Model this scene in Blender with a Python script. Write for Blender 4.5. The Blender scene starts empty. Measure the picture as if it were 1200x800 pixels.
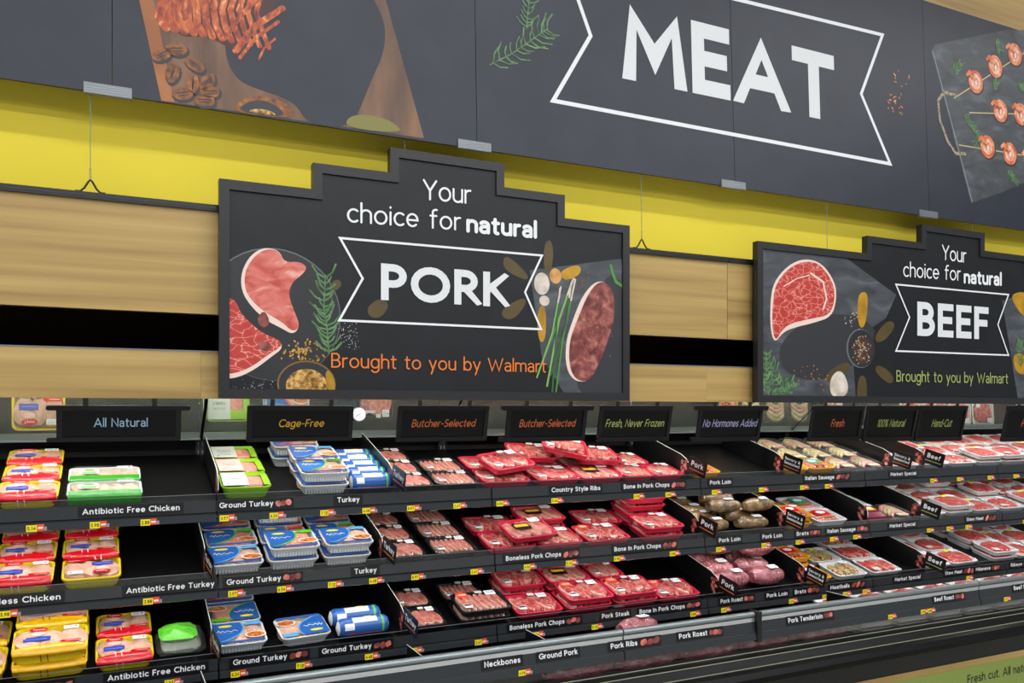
import bpy, math, random
from mathutils import Matrix, Vector
R = math.radians
S = bpy.context.scene
COL = S.collection

# ---------------------------------------------------------------- camera
F = 985.0; PSI = math.atan(985 / 2020.0); HOR = 482.0; CZ = 1.6
cd = bpy.data.cameras.new('camera'); cam = bpy.data.objects.new('camera', cd); COL.objects.link(cam)
cd.sensor_width = 36; cd.lens = 36 * F / 1200; cd.shift_y = (HOR - 400) / 1200; cd.clip_start = 0.05
cam.location = (0, 0, CZ); cam.rotation_euler = (R(90), 0, -PSI)
S.camera = cam
# ---------------------------------------------------------------- world + lights
w = bpy.data.worlds.new('world'); S.world = w; w.use_nodes = True
w.node_tree.nodes['Background'].inputs[0].default_value = (0.93, 0.97, 1.0, 1)
w.node_tree.nodes['Background'].inputs[1].default_value = 0.22
S.view_settings.view_transform = 'Standard'; S.view_settings.look = 'None'
S.view_settings.gamma = 1; S.view_settings.use_curve_mapping = False
S.view_settings.exposure = 0.0
LROWS = [(0.9, 66), (-1.6, 98), (-4.2, 116), (-7.0, 132)]     # rows of ceiling strip lights (Y, watts per lamp)
CEIL = 5.2
def area(name, loc, rot, sx, sy, watts, col=(1, 1, 1)):
    l = bpy.data.lights.new(name, 'AREA'); l.shape = 'RECTANGLE'; l.size = sx; l.size_y = sy
    l.energy = watts; l.color = col
    o = bpy.data.objects.new(name, l); o.location = loc; o.rotation_euler = rot; COL.objects.link(o); return o
for ly, wt in LROWS:
    for k in range(3):
        area('ceiling_strip_lamp', (-3.0 + 4.6 * k, ly, CEIL - 0.16), (0, 0, 0), 4.2, 0.16, wt, (0.97, 0.985, 1.0))
CASE_W = 6
SHELF_FILL_W = 1.3
for ly_, lz_ in ((3.135, 1.268), (3.105, 1.000), (3.085, .724)):   # added fill lamps under each shelf front, brightening the packages below
    for k in range(7):
        area('added_shelf_lamp', (-.70 + 1.055 * k + .53 - 1.055, ly_, lz_ - .008), (R(30), 0, 0), 1.0, .014, SHELF_FILL_W, (1.0, .99, .97))
for k in range(7):   # tube under the case canopy, hidden behind the wooden fascia
    area('canopy_tube_lamp', (-.70 + 1.055 * k + .53 - 1.055, 3.155, 1.712), (R(38), 0, 0), 1.0, 0.03, CASE_W, (1.0, 0.99, 0.97))

# ---------------------------------------------------------------- materials
def srgb(h):
    h = h.lstrip('#'); v = [int(h[i:i + 2], 16) / 255 for i in (0, 2, 4)]
    return tuple(x / 12.92 if x <= .04045 else ((x + .055) / 1.055) ** 2.4 for x in v) + (1,)
MATS = {}
def mat(name, col, rough=0.5, spec=0.5, metal=0.0, bump=None, emit=0):
    if name in MATS: return MATS[name]
    m = bpy.data.materials.new(name); m.use_nodes = True; nt = m.node_tree; b = nt.nodes['Principled BSDF']
    c = srgb(col) if isinstance(col, str) else col
    b.inputs['Base Color'].default_value = c; b.inputs['Roughness'].default_value = rough
    b.inputs['Specular IOR Level'].default_value = spec; b.inputs['Metallic'].default_value = metal
    if emit:
        b.inputs['Emission Color'].default_value = c; b.inputs['Emission Strength'].default_value = emit
    # faint procedural variation on every surface
    tc = nt.nodes.new('ShaderNodeTexCoord'); n = nt.nodes.new('ShaderNodeTexNoise')
    n.inputs['Scale'].default_value = (bump or (60, .05))[0]; n.inputs['Detail'].default_value = 4
    nt.links.new(tc.outputs['Object'], n.inputs['Vector'])
    mx = nt.nodes.new('ShaderNodeMix'); mx.data_type = 'RGBA'
    mx.inputs[6].default_value = tuple(x * .93 for x in c[:3]) + (1,); mx.inputs[7].default_value = tuple(min(1, x * 1.06) for x in c[:3]) + (1,)
    nt.links.new(n.outputs['Fac'], mx.inputs[0]); nt.links.new(mx.outputs[2], b.inputs['Base Color'])
    if bump:
        bp = nt.nodes.new('ShaderNodeBump'); bp.inputs['Strength'].default_value = bump[1]; bp.inputs['Distance'].default_value = .002
        nt.links.new(n.outputs['Fac'], bp.inputs['Height']); nt.links.new(bp.outputs[0], b.inputs['Normal'])
    MATS[name] = m; return m
def ramp_mat(name, stops, scale=20, stretch=(1, 1, 1), detail=6, dist=0.0, rough=.5, bump=0.2, kind='noise', spec=.5, perobj=0.0):
    if name in MATS: return MATS[name]
    m = bpy.data.materials.new(name); m.use_nodes = True; nt = m.node_tree; b = nt.nodes['Principled BSDF']
    tc = nt.nodes.new('ShaderNodeTexCoord'); mp = nt.nodes.new('ShaderNodeMapping'); mp.inputs['Scale'].default_value = stretch
    nt.links.new(tc.outputs['Object'], mp.inputs['Vector'])
    oi = nt.nodes.new('ShaderNodeObjectInfo'); vm = nt.nodes.new('ShaderNodeVectorMath'); vm.operation = 'SCALE'
    cb = nt.nodes.new('ShaderNodeCombineXYZ'); nt.links.new(oi.outputs['Random'], cb.inputs[0]); nt.links.new(oi.outputs['Random'], cb.inputs[1])
    nt.links.new(cb.outputs[0], vm.inputs[0]); vm.inputs['Scale'].default_value = 7.0
    va = nt.nodes.new('ShaderNodeVectorMath'); va.operation = 'ADD'; nt.links.new(mp.outputs[0], va.inputs[0]); nt.links.new(vm.outputs[0], va.inputs[1])
    if kind == 'noise':
        n = nt.nodes.new('ShaderNodeTexNoise'); n.inputs['Scale'].default_value = scale; n.inputs['Detail'].default_value = detail
        n.inputs['Distortion'].default_value = dist; out = n.outputs['Fac']
        nt.links.new(va.outputs[0], n.inputs['Vector'])
    else:
        n0 = nt.nodes.new('ShaderNodeTexNoise'); n0.inputs['Scale'].default_value = scale * .6; n0.inputs['Detail'].default_value = 3
        nt.links.new(va.outputs[0], n0.inputs['Vector'])
        v2 = nt.nodes.new('ShaderNodeVectorMath'); v2.operation = 'MULTIPLY_ADD'
        nt.links.new(n0.outputs['Color'], v2.inputs[0]); v2.inputs[1].default_value = (dist, dist, dist); nt.links.new(va.outputs[0], v2.inputs[2])
        n = nt.nodes.new('ShaderNodeTexVoronoi'); n.feature = 'DISTANCE_TO_EDGE'; n.inputs['Scale'].default_value = scale
        nt.links.new(v2.outputs[0], n.inputs['Vector']); out = n.outputs['Distance']
    r = nt.nodes.new('ShaderNodeValToRGB'); r.color_ramp.elements[0].position = stops[0][0]; r.color_ramp.elements[0].color = srgb(stops[0][1])
    r.color_ramp.elements[1].position = stops[-1][0]; r.color_ramp.elements[1].color = srgb(stops[-1][1])
    for p, c in stops[1:-1]:
        e = r.color_ramp.elements.new(p); e.color = srgb(c)
    nt.links.new(out, r.inputs[0])
    src = r.outputs[0]
    if perobj:
        hs = nt.nodes.new('ShaderNodeHueSaturation'); mr = nt.nodes.new('ShaderNodeMapRange')
        mr.inputs['To Min'].default_value = 1 - perobj; mr.inputs['To Max'].default_value = 1 + perobj
        nt.links.new(oi.outputs['Random'], mr.inputs['Value']); nt.links.new(mr.outputs[0], hs.inputs['Value'])
        nt.links.new(src, hs.inputs['Color']); src = hs.outputs[0]
    nt.links.new(src, b.inputs['Base Color'])
    b.inputs['Roughness'].default_value = rough; b.inputs['Specular IOR Level'].default_value = spec
    if bump:
        bp = nt.nodes.new('ShaderNodeBump'); bp.inputs['Strength'].default_value = bump; bp.inputs['Distance'].default_value = .003
        nt.links.new(out, bp.inputs['Height']); nt.links.new(bp.outputs[0], b.inputs['Normal'])
    MATS[name] = m; return m
def film_mat(name, tint=(1, 1, 1, 1), gl=.07, rough=.12, bump=.5, scale=28, haze=0.0):
    if name in MATS: return MATS[name]
    m = bpy.data.materials.new(name); m.use_nodes = True; nt = m.node_tree; nt.nodes.clear()
    o = nt.nodes.new('ShaderNodeOutputMaterial'); t = nt.nodes.new('ShaderNodeBsdfTransparent'); t.inputs[0].default_value = tint
    g = nt.nodes.new('ShaderNodeBsdfGlossy'); g.inputs['Roughness'].default_value = rough
    mx = nt.nodes.new('ShaderNodeMixShader'); lw = nt.nodes.new('ShaderNodeLayerWeight'); lw.inputs[0].default_value = .25
    ma = nt.nodes.new('ShaderNodeMath'); ma.operation = 'MULTIPLY_ADD'; ma.inputs[1].default_value = .38; ma.inputs[2].default_value = gl; ma.use_clamp = True
    nt.links.new(lw.outputs['Fresnel'], ma.inputs[0]); nt.links.new(ma.outputs[0], mx.inputs[0])
    nt.links.new(t.outputs[0], mx.inputs[1]); nt.links.new(g.outputs[0], mx.inputs[2])
    tc = nt.nodes.new('ShaderNodeTexCoord'); n = nt.nodes.new('ShaderNodeTexNoise'); n.inputs['Scale'].default_value = scale
    n.inputs['Detail'].default_value = 3; n.inputs['Distortion'].default_value = 1.2
    nt.links.new(tc.outputs['Object'], n.inputs['Vector'])
    bp = nt.nodes.new('ShaderNodeBump'); bp.inputs['Strength'].default_value = bump; bp.inputs['Distance'].default_value = .01
    nt.links.new(n.outputs['Fac'], bp.inputs['Height']); nt.links.new(bp.outputs[0], g.inputs['Normal']); nt.links.new(bp.outputs[0], lw.inputs['Normal'])
    last = mx
    if haze:
        d = nt.nodes.new('ShaderNodeBsdfDiffuse'); d.inputs[0].default_value = (.9, .92, .92, 1)
        m2 = nt.nodes.new('ShaderNodeMixShader'); m2.inputs[0].default_value = haze
        nt.links.new(mx.outputs[0], m2.inputs[1]); nt.links.new(d.outputs[0], m2.inputs[2]); last = m2
    nt.links.new(last.outputs[0], o.inputs[0]); MATS[name] = m; return m

WOOD = ramp_mat('oak laminate', [(.28, '#8f713c'), (.42, '#a68850'), (.56, '#b49558'), (.75, '#bfa266')], 2.4, (.30, 10, 1), 10, .25, .45, .04)
YEL = mat('yellow wall paint', '#ead545', .75, .2, 0, (1.2, .0))
CHAR = ramp_mat('charcoal printed board', [(.3, '#242834'), (.7, '#2a2f3c')], 5, spec=.4, rough=.42, bump=.06, detail=8)
CHAR2 = ramp_mat('dark printed board', [(.3, '#15171b'), (.7, '#1b1d22')], 9, spec=.35, rough=.42, bump=.10, detail=8)
FRAME = mat('black satin frame', '#27272a', .38, .4, 0, (50, .08))
CLIP = mat('brushed grey clip', '#7c8086', .4, .5, .3)
BLK = mat('black plastic', '#0e0e10', .35, .5, 0, (40, .06))
CASEB = mat('black case liner', '#030304', .42, .22, 0, (14, .12))
RAILM = mat('charcoal rail plastic', '#2f3235', .22, .6, 0, (9, .10))
RAILD = mat('dark channel plastic', '#232527', .25, .6, 0, (9, .12))
STRIPM = mat('black label stock', '#141416', .3, .5)
INK = mat('white ink', '#e9ebee', .5, .3)
INKW = mat('chalk white lettering', '#dfe1e4', .5, .3, 0, (90, .3))
ORANGE = mat('orange ink', '#e07a35', .5, .3)
LIME = mat('lime ink', '#a0ab62', .5, .3)
GOLD = mat('gold ink', '#d4a52a', .5, .3)
LILAC = mat('lilac ink', '#a3a2cc', .5, .3)
PALEB = mat('pale blue ink', '#8fb4cf', .5, .3)
ORG2 = mat('burnt orange ink', '#c4683a', .5, .3)
TAGY = mat('yellow price tag', '#f2de1c', .5, .3)
TAGR = mat('red price tag', '#e8552c', .5, .3)
STEEL = mat('satin aluminium trim', '#8f989a', .28, .6, .6)
BUMP = mat('black rubber bumper', '#09090b', .36, .16, 0, (6, .05))
BUMPL = mat('painted bumper highlight', '#8d8f78', .35, .5)
SIGNF = mat('sign holder plastic', '#111114', .35, .25)
DKBLUE = mat('navy print', '#1c2238', .35, .4)
GREENP = mat('olive green panel', '#8a9a4e', .6, .3)
FLOORM = ramp_mat('polished concrete', [(.3, '#9a9892'), (.7, '#b3b1ab')], 2, rough=.3, bump=.03)
CEILM = mat('white ceiling deck', '#d8dadb', .8, .2)
VOID = mat('painted void shade', '#2a2008', .8, .1)
FILM = film_mat('clear cling film', gl=.035, rough=.08, bump=1.0, scale=42)
CLEAR = film_mat('clear acrylic', (.93, .95, .95, 1), .03, .06, .12, 6)
BAG = film_mat('clear vacuum bag', gl=.05, rough=.10, bump=1.0, scale=48, haze=.02)
MEATRED = ramp_mat('red beef', [(.0, '#dfb4a8'), (.035, '#c06058'), (.12, '#bb3530'), (.6, '#9e2422')], 26, (1, 1, 1), 5, .09, .3, .25, 'vor', perobj=.12)
PORKM = ramp_mat('pink pork', [(.0, '#dda795'), (.03, '#c47a6c'), (.15, '#b96458'), (.6, '#a8524a')], 22, (1, 1, 1), 5, .09, .3, .25, 'vor', perobj=.10)
PORKD = ramp_mat('deep pink pork', [(.0, '#e0a99c'), (.045, '#c0645c'), (.15, '#ae4743'), (.6, '#963431')], 24, (1, 1, 1), 5, .12, .3, .3, 'vor', perobj=.12)
FAT = ramp_mat('cream fat', [(.3, '#c88a7a'), (.6, '#dcae9e'), (.8, '#ead0c2')], 40, rough=.35, bump=.2)
CHICK = ramp_mat('raw chicken', [(.3, '#c9957c'), (.5, '#d8ab92'), (.75, '#e6c4ae')], 26, rough=.35, bump=.3, perobj=.08)
SALMON = ramp_mat('raw ground turkey', [(.3, '#cc7a66'), (.7, '#e2a08c')], 70, rough=.4, bump=.6, detail=3)
MINCE = ramp_mat('ground meat', [(.3, '#9c4038'), (.5, '#c06a5c'), (.7, '#d99a88')], 85, rough=.35, bump=.8, detail=3)
SAUS = ramp_mat('pale sausage', [(.3, '#9b9263'), (.5, '#b9a878'), (.7, '#cdbf90')], 30, rough=.3, bump=.2, perobj=.1)
SAUSP = ramp_mat('pink sausage', [(.3, '#bd7468'), (.7, '#dba092')], 50, rough=.3, bump=.3)
LOINB = ramp_mat('netted pork loin', [(.25, '#402a12'), (.5, '#82602f'), (.75, '#bd985c')], 26, rough=.25, bump=.7, perobj=.12)
ROASTM = ramp_mat('pork roast', [(.28, '#82303f'), (.5, '#a8505c'), (.72, '#d59a9c')], 22, (1, 1, 2.2), rough=.25, bump=.5, perobj=.1)
KEB = ramp_mat('mixed kebab', [(.3, '#6a4a22'), (.42, '#b04a2a'), (.5, '#d9c9a0'), (.58, '#6d8a34'), (.7, '#c98a3a')], 60, rough=.35, bump=.6, detail=2)
def solid(n, c, r=.35): return mat(n, c, r, .5)
T_YEL = solid('yellow foam', '#ecd21a'); T_RED = solid('pink red foam', '#d42848'); T_WHT = solid('white foam', '#dfe2e2')
T_BLK = solid('black foam', '#17171a'); T_LIME = solid('lime plastic', '#8cc21e', .22); T_ORG = solid('amber foam', '#e8a812')
P_RED = solid('red printed film', '#cf1420', .2); P_BLUE = solid('blue printed card', '#2a5ca4', .25); P_LBLUE = solid('sky blue print', '#5b9fd0', .25)
P_GRN = solid('green printed film', '#2f9422', .2); P_YEL = solid('amber printed film', '#eab30a', .22); P_VIO = solid('violet print', '#3a3fa8', .3)
P_WHT = solid('white paper label', '#e6e8e9', .5); P_GRY = solid('grey print', '#8a8d92', .5); P_PNK = solid('blush label', '#e2b9ae', .45)
P_PALE = solid('pale grey label', '#c9cfc6', .45); P_LG = solid('bright green print', '#57b52a', .3); P_OR = solid('orange sticker', '#ee4a1c', .4)
P_FOOD = ramp_mat('printed dish photo', [(.3, '#5a2a12'), (.5, '#c0662a'), (.7, '#ddb060')], 90, rough=.35, bump=0)
P_DKRED = solid('maroon printed bag', '#6e1432', .25); P_TEAL = solid('teal print', '#2a9a78', .35)

# ---------------------------------------------------------------- mesh helpers
class MB:
    def __init__(s): s.v = []; s.f = []; s.m = []; s.mats = []; s.sm = []
    def mi(s, m):
        if m not in s.mats: s.mats.append(m)
        return s.mats.index(m)
    def add(s, vs, fs, m, smooth=False):
        o = len(s.v); s.v += [tuple(v) for v in vs]; i = s.mi(m)
        for f in fs: s.f.append(tuple(o + k for k in f)); s.m.append(i); s.sm.append(smooth)
    def box(s, x0, x1, y0, y1, z0, z1, m):
        s.add([(x, y, z) for x in (x0, x1) for y in (y0, y1) for z in (z0, z1)],
              [(0, 1, 3, 2), (4, 6, 7, 5), (0, 4, 5, 1), (2, 3, 7, 6), (0, 2, 6, 4), (1, 5, 7, 3)], m)
    def prism(s, pts, z0, z1, m, side=None):
        n = len(pts); A = sum(pts[i][0] * pts[(i + 1) % n][1] - pts[(i + 1) % n][0] * pts[i][1] for i in range(n))
        if A < 0: pts = pts[::-1]
        s.add([(x, y, z0) for x, y in pts] + [(x, y, z1) for x, y in pts], [tuple(range(n))[::-1], tuple(range(n, 2 * n))], m)
        s.add([(x, y, z0) for x, y in pts] + [(x, y, z1) for x, y in pts], [(i, (i + 1) % n, n + (i + 1) % n, n + i) for i in range(n)], side or m)
    def flat(s, pts, z, m):
        n = len(pts); A = sum(pts[i][0] * pts[(i + 1) % n][1] - pts[(i + 1) % n][0] * pts[i][1] for i in range(n))
        if A < 0: pts = pts[::-1]
        s.add([(x, y, z) for x, y in pts], [tuple(range(n))], m)
    def rings(s, rs, m, cap0=True, cap1=True, smooth=True, mats=None, open_=False):
        n = len(rs[0]); nn = n - 1 if open_ else n
        for k in range(len(rs) - 1):
            s.add(rs[k] + rs[k + 1], [(i, (i + 1) % n, n + (i + 1) % n, n + i) for i in range(nn)], mats[k] if mats else m, smooth)
        if cap0: s.add(rs[0], [tuple(range(n))[::-1]], mats[0] if mats else m, smooth)
        if cap1: s.add(rs[-1], [tuple(range(n))], mats[-1] if mats else m, smooth)
    def tube(s, pts, r, m, n=6, caps=True):
        pts = [Vector(p) for p in pts]; rs = []
        for i, p in enumerate(pts):
            d = (pts[min(i + 1, len(pts) - 1)] - pts[max(i - 1, 0)]).normalized()
            u = d.orthogonal().normalized() if i == 0 else (u - d * u.dot(d)).normalized()
            v = d.cross(u); rr = r[i] if isinstance(r, (list, tuple)) else r
            rs.append([tuple(p + (u * math.cos(2 * math.pi * k / n) + v * math.sin(2 * math.pi * k / n)) * rr) for k in range(n)])
        s.rings(rs, m, caps, caps)
    def mesh(s, name='mesh'):
        me = bpy.data.meshes.new(name); me.from_pydata(s.v, [], s.f)
        for m in s.mats: me.materials.append(m)
        me.polygons.foreach_set('material_index', s.m); me.polygons.foreach_set('use_smooth', s.sm)
        me.update(); return me
    def build(s, name, parent=None, mw=None, kind=None, label=None, cat=None, group=None):
        o = bpy.data.objects.new(name, s.mesh(name)); COL.objects.link(o)
        if parent: o.parent = parent
        if mw is not None: o.matrix_world = mw
        return tag(o, label, cat, group, kind)
def tag(o, label=None, cat=None, group=None, kind=None):
    if label: o['label'] = label
    if cat: o['category'] = cat
    if group: o['group'] = group
    if kind: o['kind'] = kind
    return o
def empty(name, mw=None, label=None, cat=None, group=None):
    o = bpy.data.objects.new(name, None); COL.objects.link(o); o.empty_display_size = .05
    if mw is not None: o.matrix_world = mw
    return tag(o, label, cat, group)
def copy_tree(o, parent=None):
    c = o.copy(); COL.objects.link(c)
    if parent is not None: c.parent = parent
    for ch in o.children: copy_tree(ch, c)
    return c
def box_obj(name, x0, x1, y0, y1, z0, z1, m, **k):
    b = MB(); b.box(x0, x1, y0, y1, z0, z1, m); return b.build(name, **k)
def rrect(w, d, r, n=4, cx=0, cy=0):
    r = min(r, w / 2, d / 2); out = []
    for sx, sy, a in ((1, 1, 0), (-1, 1, 90), (-1, -1, 180), (1, -1, 270)):
        for k in range(n + 1):
            t = R(a + 90 * k / n); out.append((cx + sx * (w / 2 - r) + r * math.cos(t), cy + sy * (d / 2 - r) + r * math.sin(t)))
    return out
def ell(cx, cy, rx, ry, n=16, rot=0):
    c, s = math.cos(rot), math.sin(rot)
    return [(cx + rx * math.cos(t) * c - ry * math.sin(t) * s, cy + rx * math.cos(t) * s + ry * math.sin(t) * c) for t in (2 * math.pi * k / n for k in range(n))]
def smooth_poly(p, it=2):
    for _ in range(it):
        q = []
        for i in range(len(p)):
            a, b = p[i], p[(i + 1) % len(p)]
            q += [(a[0] * .75 + b[0] * .25, a[1] * .75 + b[1] * .25), (a[0] * .25 + b[0] * .75, a[1] * .25 + b[1] * .75)]
        p = q
    return p

def wob(cx, cy, rx, ry, n, j, rr, rot=0): 
    ph = rr.random() * 6; return [(cx + (rx * math.cos(t) * math.cos(rot) - ry * math.sin(t) * math.sin(rot)) * (1 + j * math.sin(2 * t + ph) + j * .6 * math.sin(3 * t + 2 * ph)),
             cy + (rx * math.cos(t) * math.sin(rot) + ry * math.sin(t) * math.cos(rot)) * (1 + j * math.cos(2 * t + ph) + j * .5 * math.sin(5 * t + ph))) for t in (2 * math.pi * k / n for k in range(n))]

def ray(px, py):
    s, c = math.sin(PSI), math.cos(PSI)
    return Vector((F * s + (px - 600) * c, F * c - (px - 600) * s, HOR - py))
class Plane:                      # upright plane facing the aisle; local x right, y up, z towards the viewer
    def __init__(s, Y, z0=0.0, tilt=0.0, x0=0.0):
        t = R(tilt); s.o = Vector((x0, Y, z0)); s.a = Vector((1, 0, 0)); s.b = Vector((0, -math.sin(t), math.cos(t))); s.c = s.a.cross(s.b)
        s.M = Matrix.Translation(s.o) @ Matrix((s.a, s.b, s.c)).transposed().to_4x4()
    def hit(s, px, py):
        r = ray(px, py); e = Vector((0, 0, CZ)); k = (s.o - e).dot(s.c) / r.dot(s.c); p = e + r * k - s.o
        return (p.dot(s.a), p.dot(s.b))
class Shelf(Plane):               # sloping shelf; local x right, y back and up the slope, z off the surface
    def __init__(s, Y, z0, tilt):
        t = R(tilt); s.o = Vector((0, Y, z0)); s.a = Vector((1, 0, 0)); s.b = Vector((0, math.cos(t), math.sin(t))); s.c = s.a.cross(s.b)
        s.M = Matrix.Translation(s.o) @ Matrix((s.a, s.b, s.c)).transposed().to_4x4()

# ---------------------------------------------------------------- a stroke alphabet (geometric sans)
def arc(cx, cy, rx, ry, a0, a1, n=None):
    n = n or max(3, int(abs(a1 - a0) / 18))
    return [(cx + rx * math.cos(R(a0 + (a1 - a0) * k / n)), cy + ry * math.sin(R(a0 + (a1 - a0) * k / n))) for k in range(n + 1)]
xh = .68; h2 = xh / 2
G = {
 'A': (.74, [[(0, 0), (.37, 1), (.74, 0)], [(.13, .3), (.61, .3)]]),
 'B': (.50, [[(0, .5), (0, 1), (.22, 1)] + arc(.24, .755, .21, .245, 90, -90) + [(0, .51)], [(.2, .51)] + arc(.24, .255, .26, .255, 90, -90) + [(0, 0), (0, .55)]]),
 'C': (.66, [arc(.42, .5, .42, .5, 48, 312)]),
 'D': (.62, [[(0, 1), (.18, 1)] + arc(.18, .5, .44, .5, 90, -90) + [(0, 0), (0, 1)]]),
 'U': (.6, [[(0, 1), (0, .3)] + arc(.3, .3, .3, .3, 180, 360) + [(.6, 1)]]),
 'E': (.44, [[(.44, 1), (0, 1), (0, 0), (.44, 0)], [(0, .51), (.39, .51)]]),
 'F': (.42, [[(.42, 1), (0, 1), (0, 0)], [(0, .5), (.37, .5)]]),
 'G': (.74, [arc(.44, .5, .44, .5, 48, 345) + [(.86, .46), (.5, .46)]]),
 'H': (.6, [[(0, 0), (0, 1)], [(.6, 0), (.6, 1)], [(0, .52), (.6, .52)]]),
 'I': (.0, [[(0, 0), (0, 1)]]),
 'K': (.52, [[(0, 0), (0, 1)], [(.5, 1), (0.02, .45)], [(.14, .58), (.54, 0)]]),
 'L': (.42, [[(0, 1), (0, 0), (.42, 0)]]),
 'M': (.8, [[(0, 0), (.07, 1), (.4, .3), (.73, 1), (.8, 0)]]),
 'N': (.62, [[(0, 0), (0, 1), (.62, 0), (.62, 1)]]),
 'O': (.9, [arc(.45, .5, .45, .5, 90, 450)]),
 'P': (.48, [[(0, 0), (0, 1), (.2, 1)] + arc(.22, .72, .27, .28, 90, -90) + [(0, .44)]]),
 'R': (.52, [[(0, 0), (0, 1), (.2, 1)] + arc(.22, .73, .26, .27, 90, -90) + [(0, .46)], [(.22, .46), (.54, 0)]]),
 'S': (.5, [arc(.26, .75, .23, .25, 40, 250) + arc(.25, .26, .26, .26, 80, -140)]),
 'T': (.62, [[(0, 1), (.62, 1)], [(.31, 1), (.31, 0)]]),
 'W': (1.06, [[(0, 1), (.27, 0), (.53, .85), (.79, 0), (1.06, 1)]]),
 'Y': (.62, [[(0, 1), (.31, .46), (.62, 1)], [(.31, .46), (.31, 0)]]),
 'a': (.42, [arc(.2, xh - .2, .21, .2, 150, 0) + [(.41, 0)], [(.41, .38), (.2, .38)] + arc(.18, .19, .18, .19, 90, 270) + [(.26, .01), (.41, .12)]]),
 'b': (.5, [[(0, 1.05), (0, 0)], arc(.25, h2, .25, h2, 90, 450)]),
 'c': (.42, [arc(.26, h2, .26, h2, 50, 310)]),
 'd': (.5, [[(.5, 1.05), (.5, 0)], arc(.25, h2, .25, h2, 90, 450)]),
 'e': (.5, [[(.01, h2), (.5, h2)] + arc(.25, h2, .25, h2, 10, 315)]),
 'f': (.32, [arc(.27, .87, .15, .16, 70, 180) + [(.12, 0)], [(0, xh), (.3, xh)]]),
 'g': (.5, [arc(.25, h2, .25, h2, 90, 450), [(.5, xh), (.5, 0)] + arc(.25, -.06, .25, .24, 0, -150)]),
 'h': (.44, [[(0, 1.05), (0, 0)], [(0, .4)] + arc(.22, .46, .22, .22, 180, 0) + [(.44, 0)]]),
 'i': (.0, [[(0, 0), (0, xh)], [(0, .93), (0, .96)]]),
 'j': (.0, [[(0, xh), (0, -.2), (-.1, -.28)], [(0, .93), (0, .96)]]),
 'k': (.42, [[(0, 0), (0, 1.05)], [(.38, xh), (.02, .3)], [(.13, .4), (.43, 0)]]),
 'l': (.0, [[(0, 0), (0, 1.05)]]),
 'm': (.78, [[(0, 0), (0, xh)], [(0, .4)] + arc(.195, .485, .195, .195, 180, 0) + [(.39, 0)], [(.39, .4)] + arc(.585, .485, .195, .195, 180, 0) + [(.78, 0)]]),
 'n': (.44, [[(0, 0), (0, xh)], [(0, .4)] + arc(.22, .46, .22, .22, 180, 0) + [(.44, 0)]]),
 'o': (.54, [arc(.27, h2, .27, h2, 90, 450)]),
 'p': (.5, [[(0, xh), (0, -.32)], arc(.25, h2, .25, h2, 90, 450)]),
 'q': (.5, [[(.5, xh), (.5, -.32)], arc(.25, h2, .25, h2, 90, 450)]),
 'r': (.26, [[(0, 0), (0, xh)], [(0, .42)] + arc(.22, .44, .22, .24, 170, 80)]),
 's': (.36, [arc(.19, xh - .17, .17, .17, 30, 250, 8) + arc(.18, .175, .18, .175, 75, -150, 8)]),
 't': (.3, [[(.12, .92), (.12, .12)] + arc(.25, .12, .13, .12, 180, 280), [(0, xh), (.3, xh)]]),
 'u': (.44, [[(0, xh), (0, .22)] + arc(.22, .22, .22, .22, 180, 360) + [(.44, xh)], [(.44, .3), (.44, 0)]]),
 'v': (.46, [[(0, xh), (.23, 0), (.46, xh)]]),
 'w': (.74, [[(0, xh), (.18, 0), (.37, .6), (.56, 0), (.74, xh)]]),
 'y': (.46, [[(0, xh), (.24, .02)], [(.46, xh), (.13, -.32)]]),
 'z': (.4, [[(0, xh), (.4, xh), (0, 0), (.4, 0)]]),
 '0': (.5, [arc(.25, .5, .25, .5, 90, 450)]), '1': (.2, [[(0, .8), (.18, 1), (.18, 0)]]),
 '2': (.48, [arc(.24, .74, .23, .26, 160, -30) + [(0, 0), (.5, 0)]]), '3': (.46, [arc(.21, .75, .22, .25, 140, -80) + arc(.21, .26, .25, .26, 80, -140)]),
 '4': (.54, [[(.4, 0), (.4, 1), (0, .28), (.54, .28)]]), '5': (.46, [[(.42, 1), (.06, 1), (.02, .55)] + arc(.2, .32, .26, .32, 100, -140)]),
 '6': (.48, [[(.38, 1), (.06, .5)] + arc(.24, .28, .24, .28, 150, 510)]), '7': (.46, [[(0, 1), (.46, 1), (.14, 0)]]),
 '8': (.48, [arc(.24, .75, .2, .25, -90, 270), arc(.24, .25, .24, .25, 90, 450)]), '9': (.48, [[(.1, 0), (.42, .5)] + arc(.24, .72, .24, .28, -30, 330)]),
 '-': (.26, [[(0, .4), (.26, .4)]]), ',': (.03, [[(.03, .05), (-.03, -.16)]]), '.': (0, [[(0, 0), (0, .03)]]), '&': (.56, [[(.54, 0), (.1, .7)] + arc(.24, .8, .15, .2, 200, -20) + [(.04, .3)] + arc(.22, .22, .2, .22, 160, 330) + [(.56, .45)]]),
 '%': (.66, [[(.1, 0), (.56, 1)], arc(.12, .8, .12, .2, 90, 450), arc(.54, .2, .12, .2, 90, 450)]),
 '¢': (.42, [arc(.24, .45, .24, .3, 50, 310), [(.24, -.02), (.24, .92)]]), "'": (0, [[(0, .8), (0, 1)]]),
}
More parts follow.
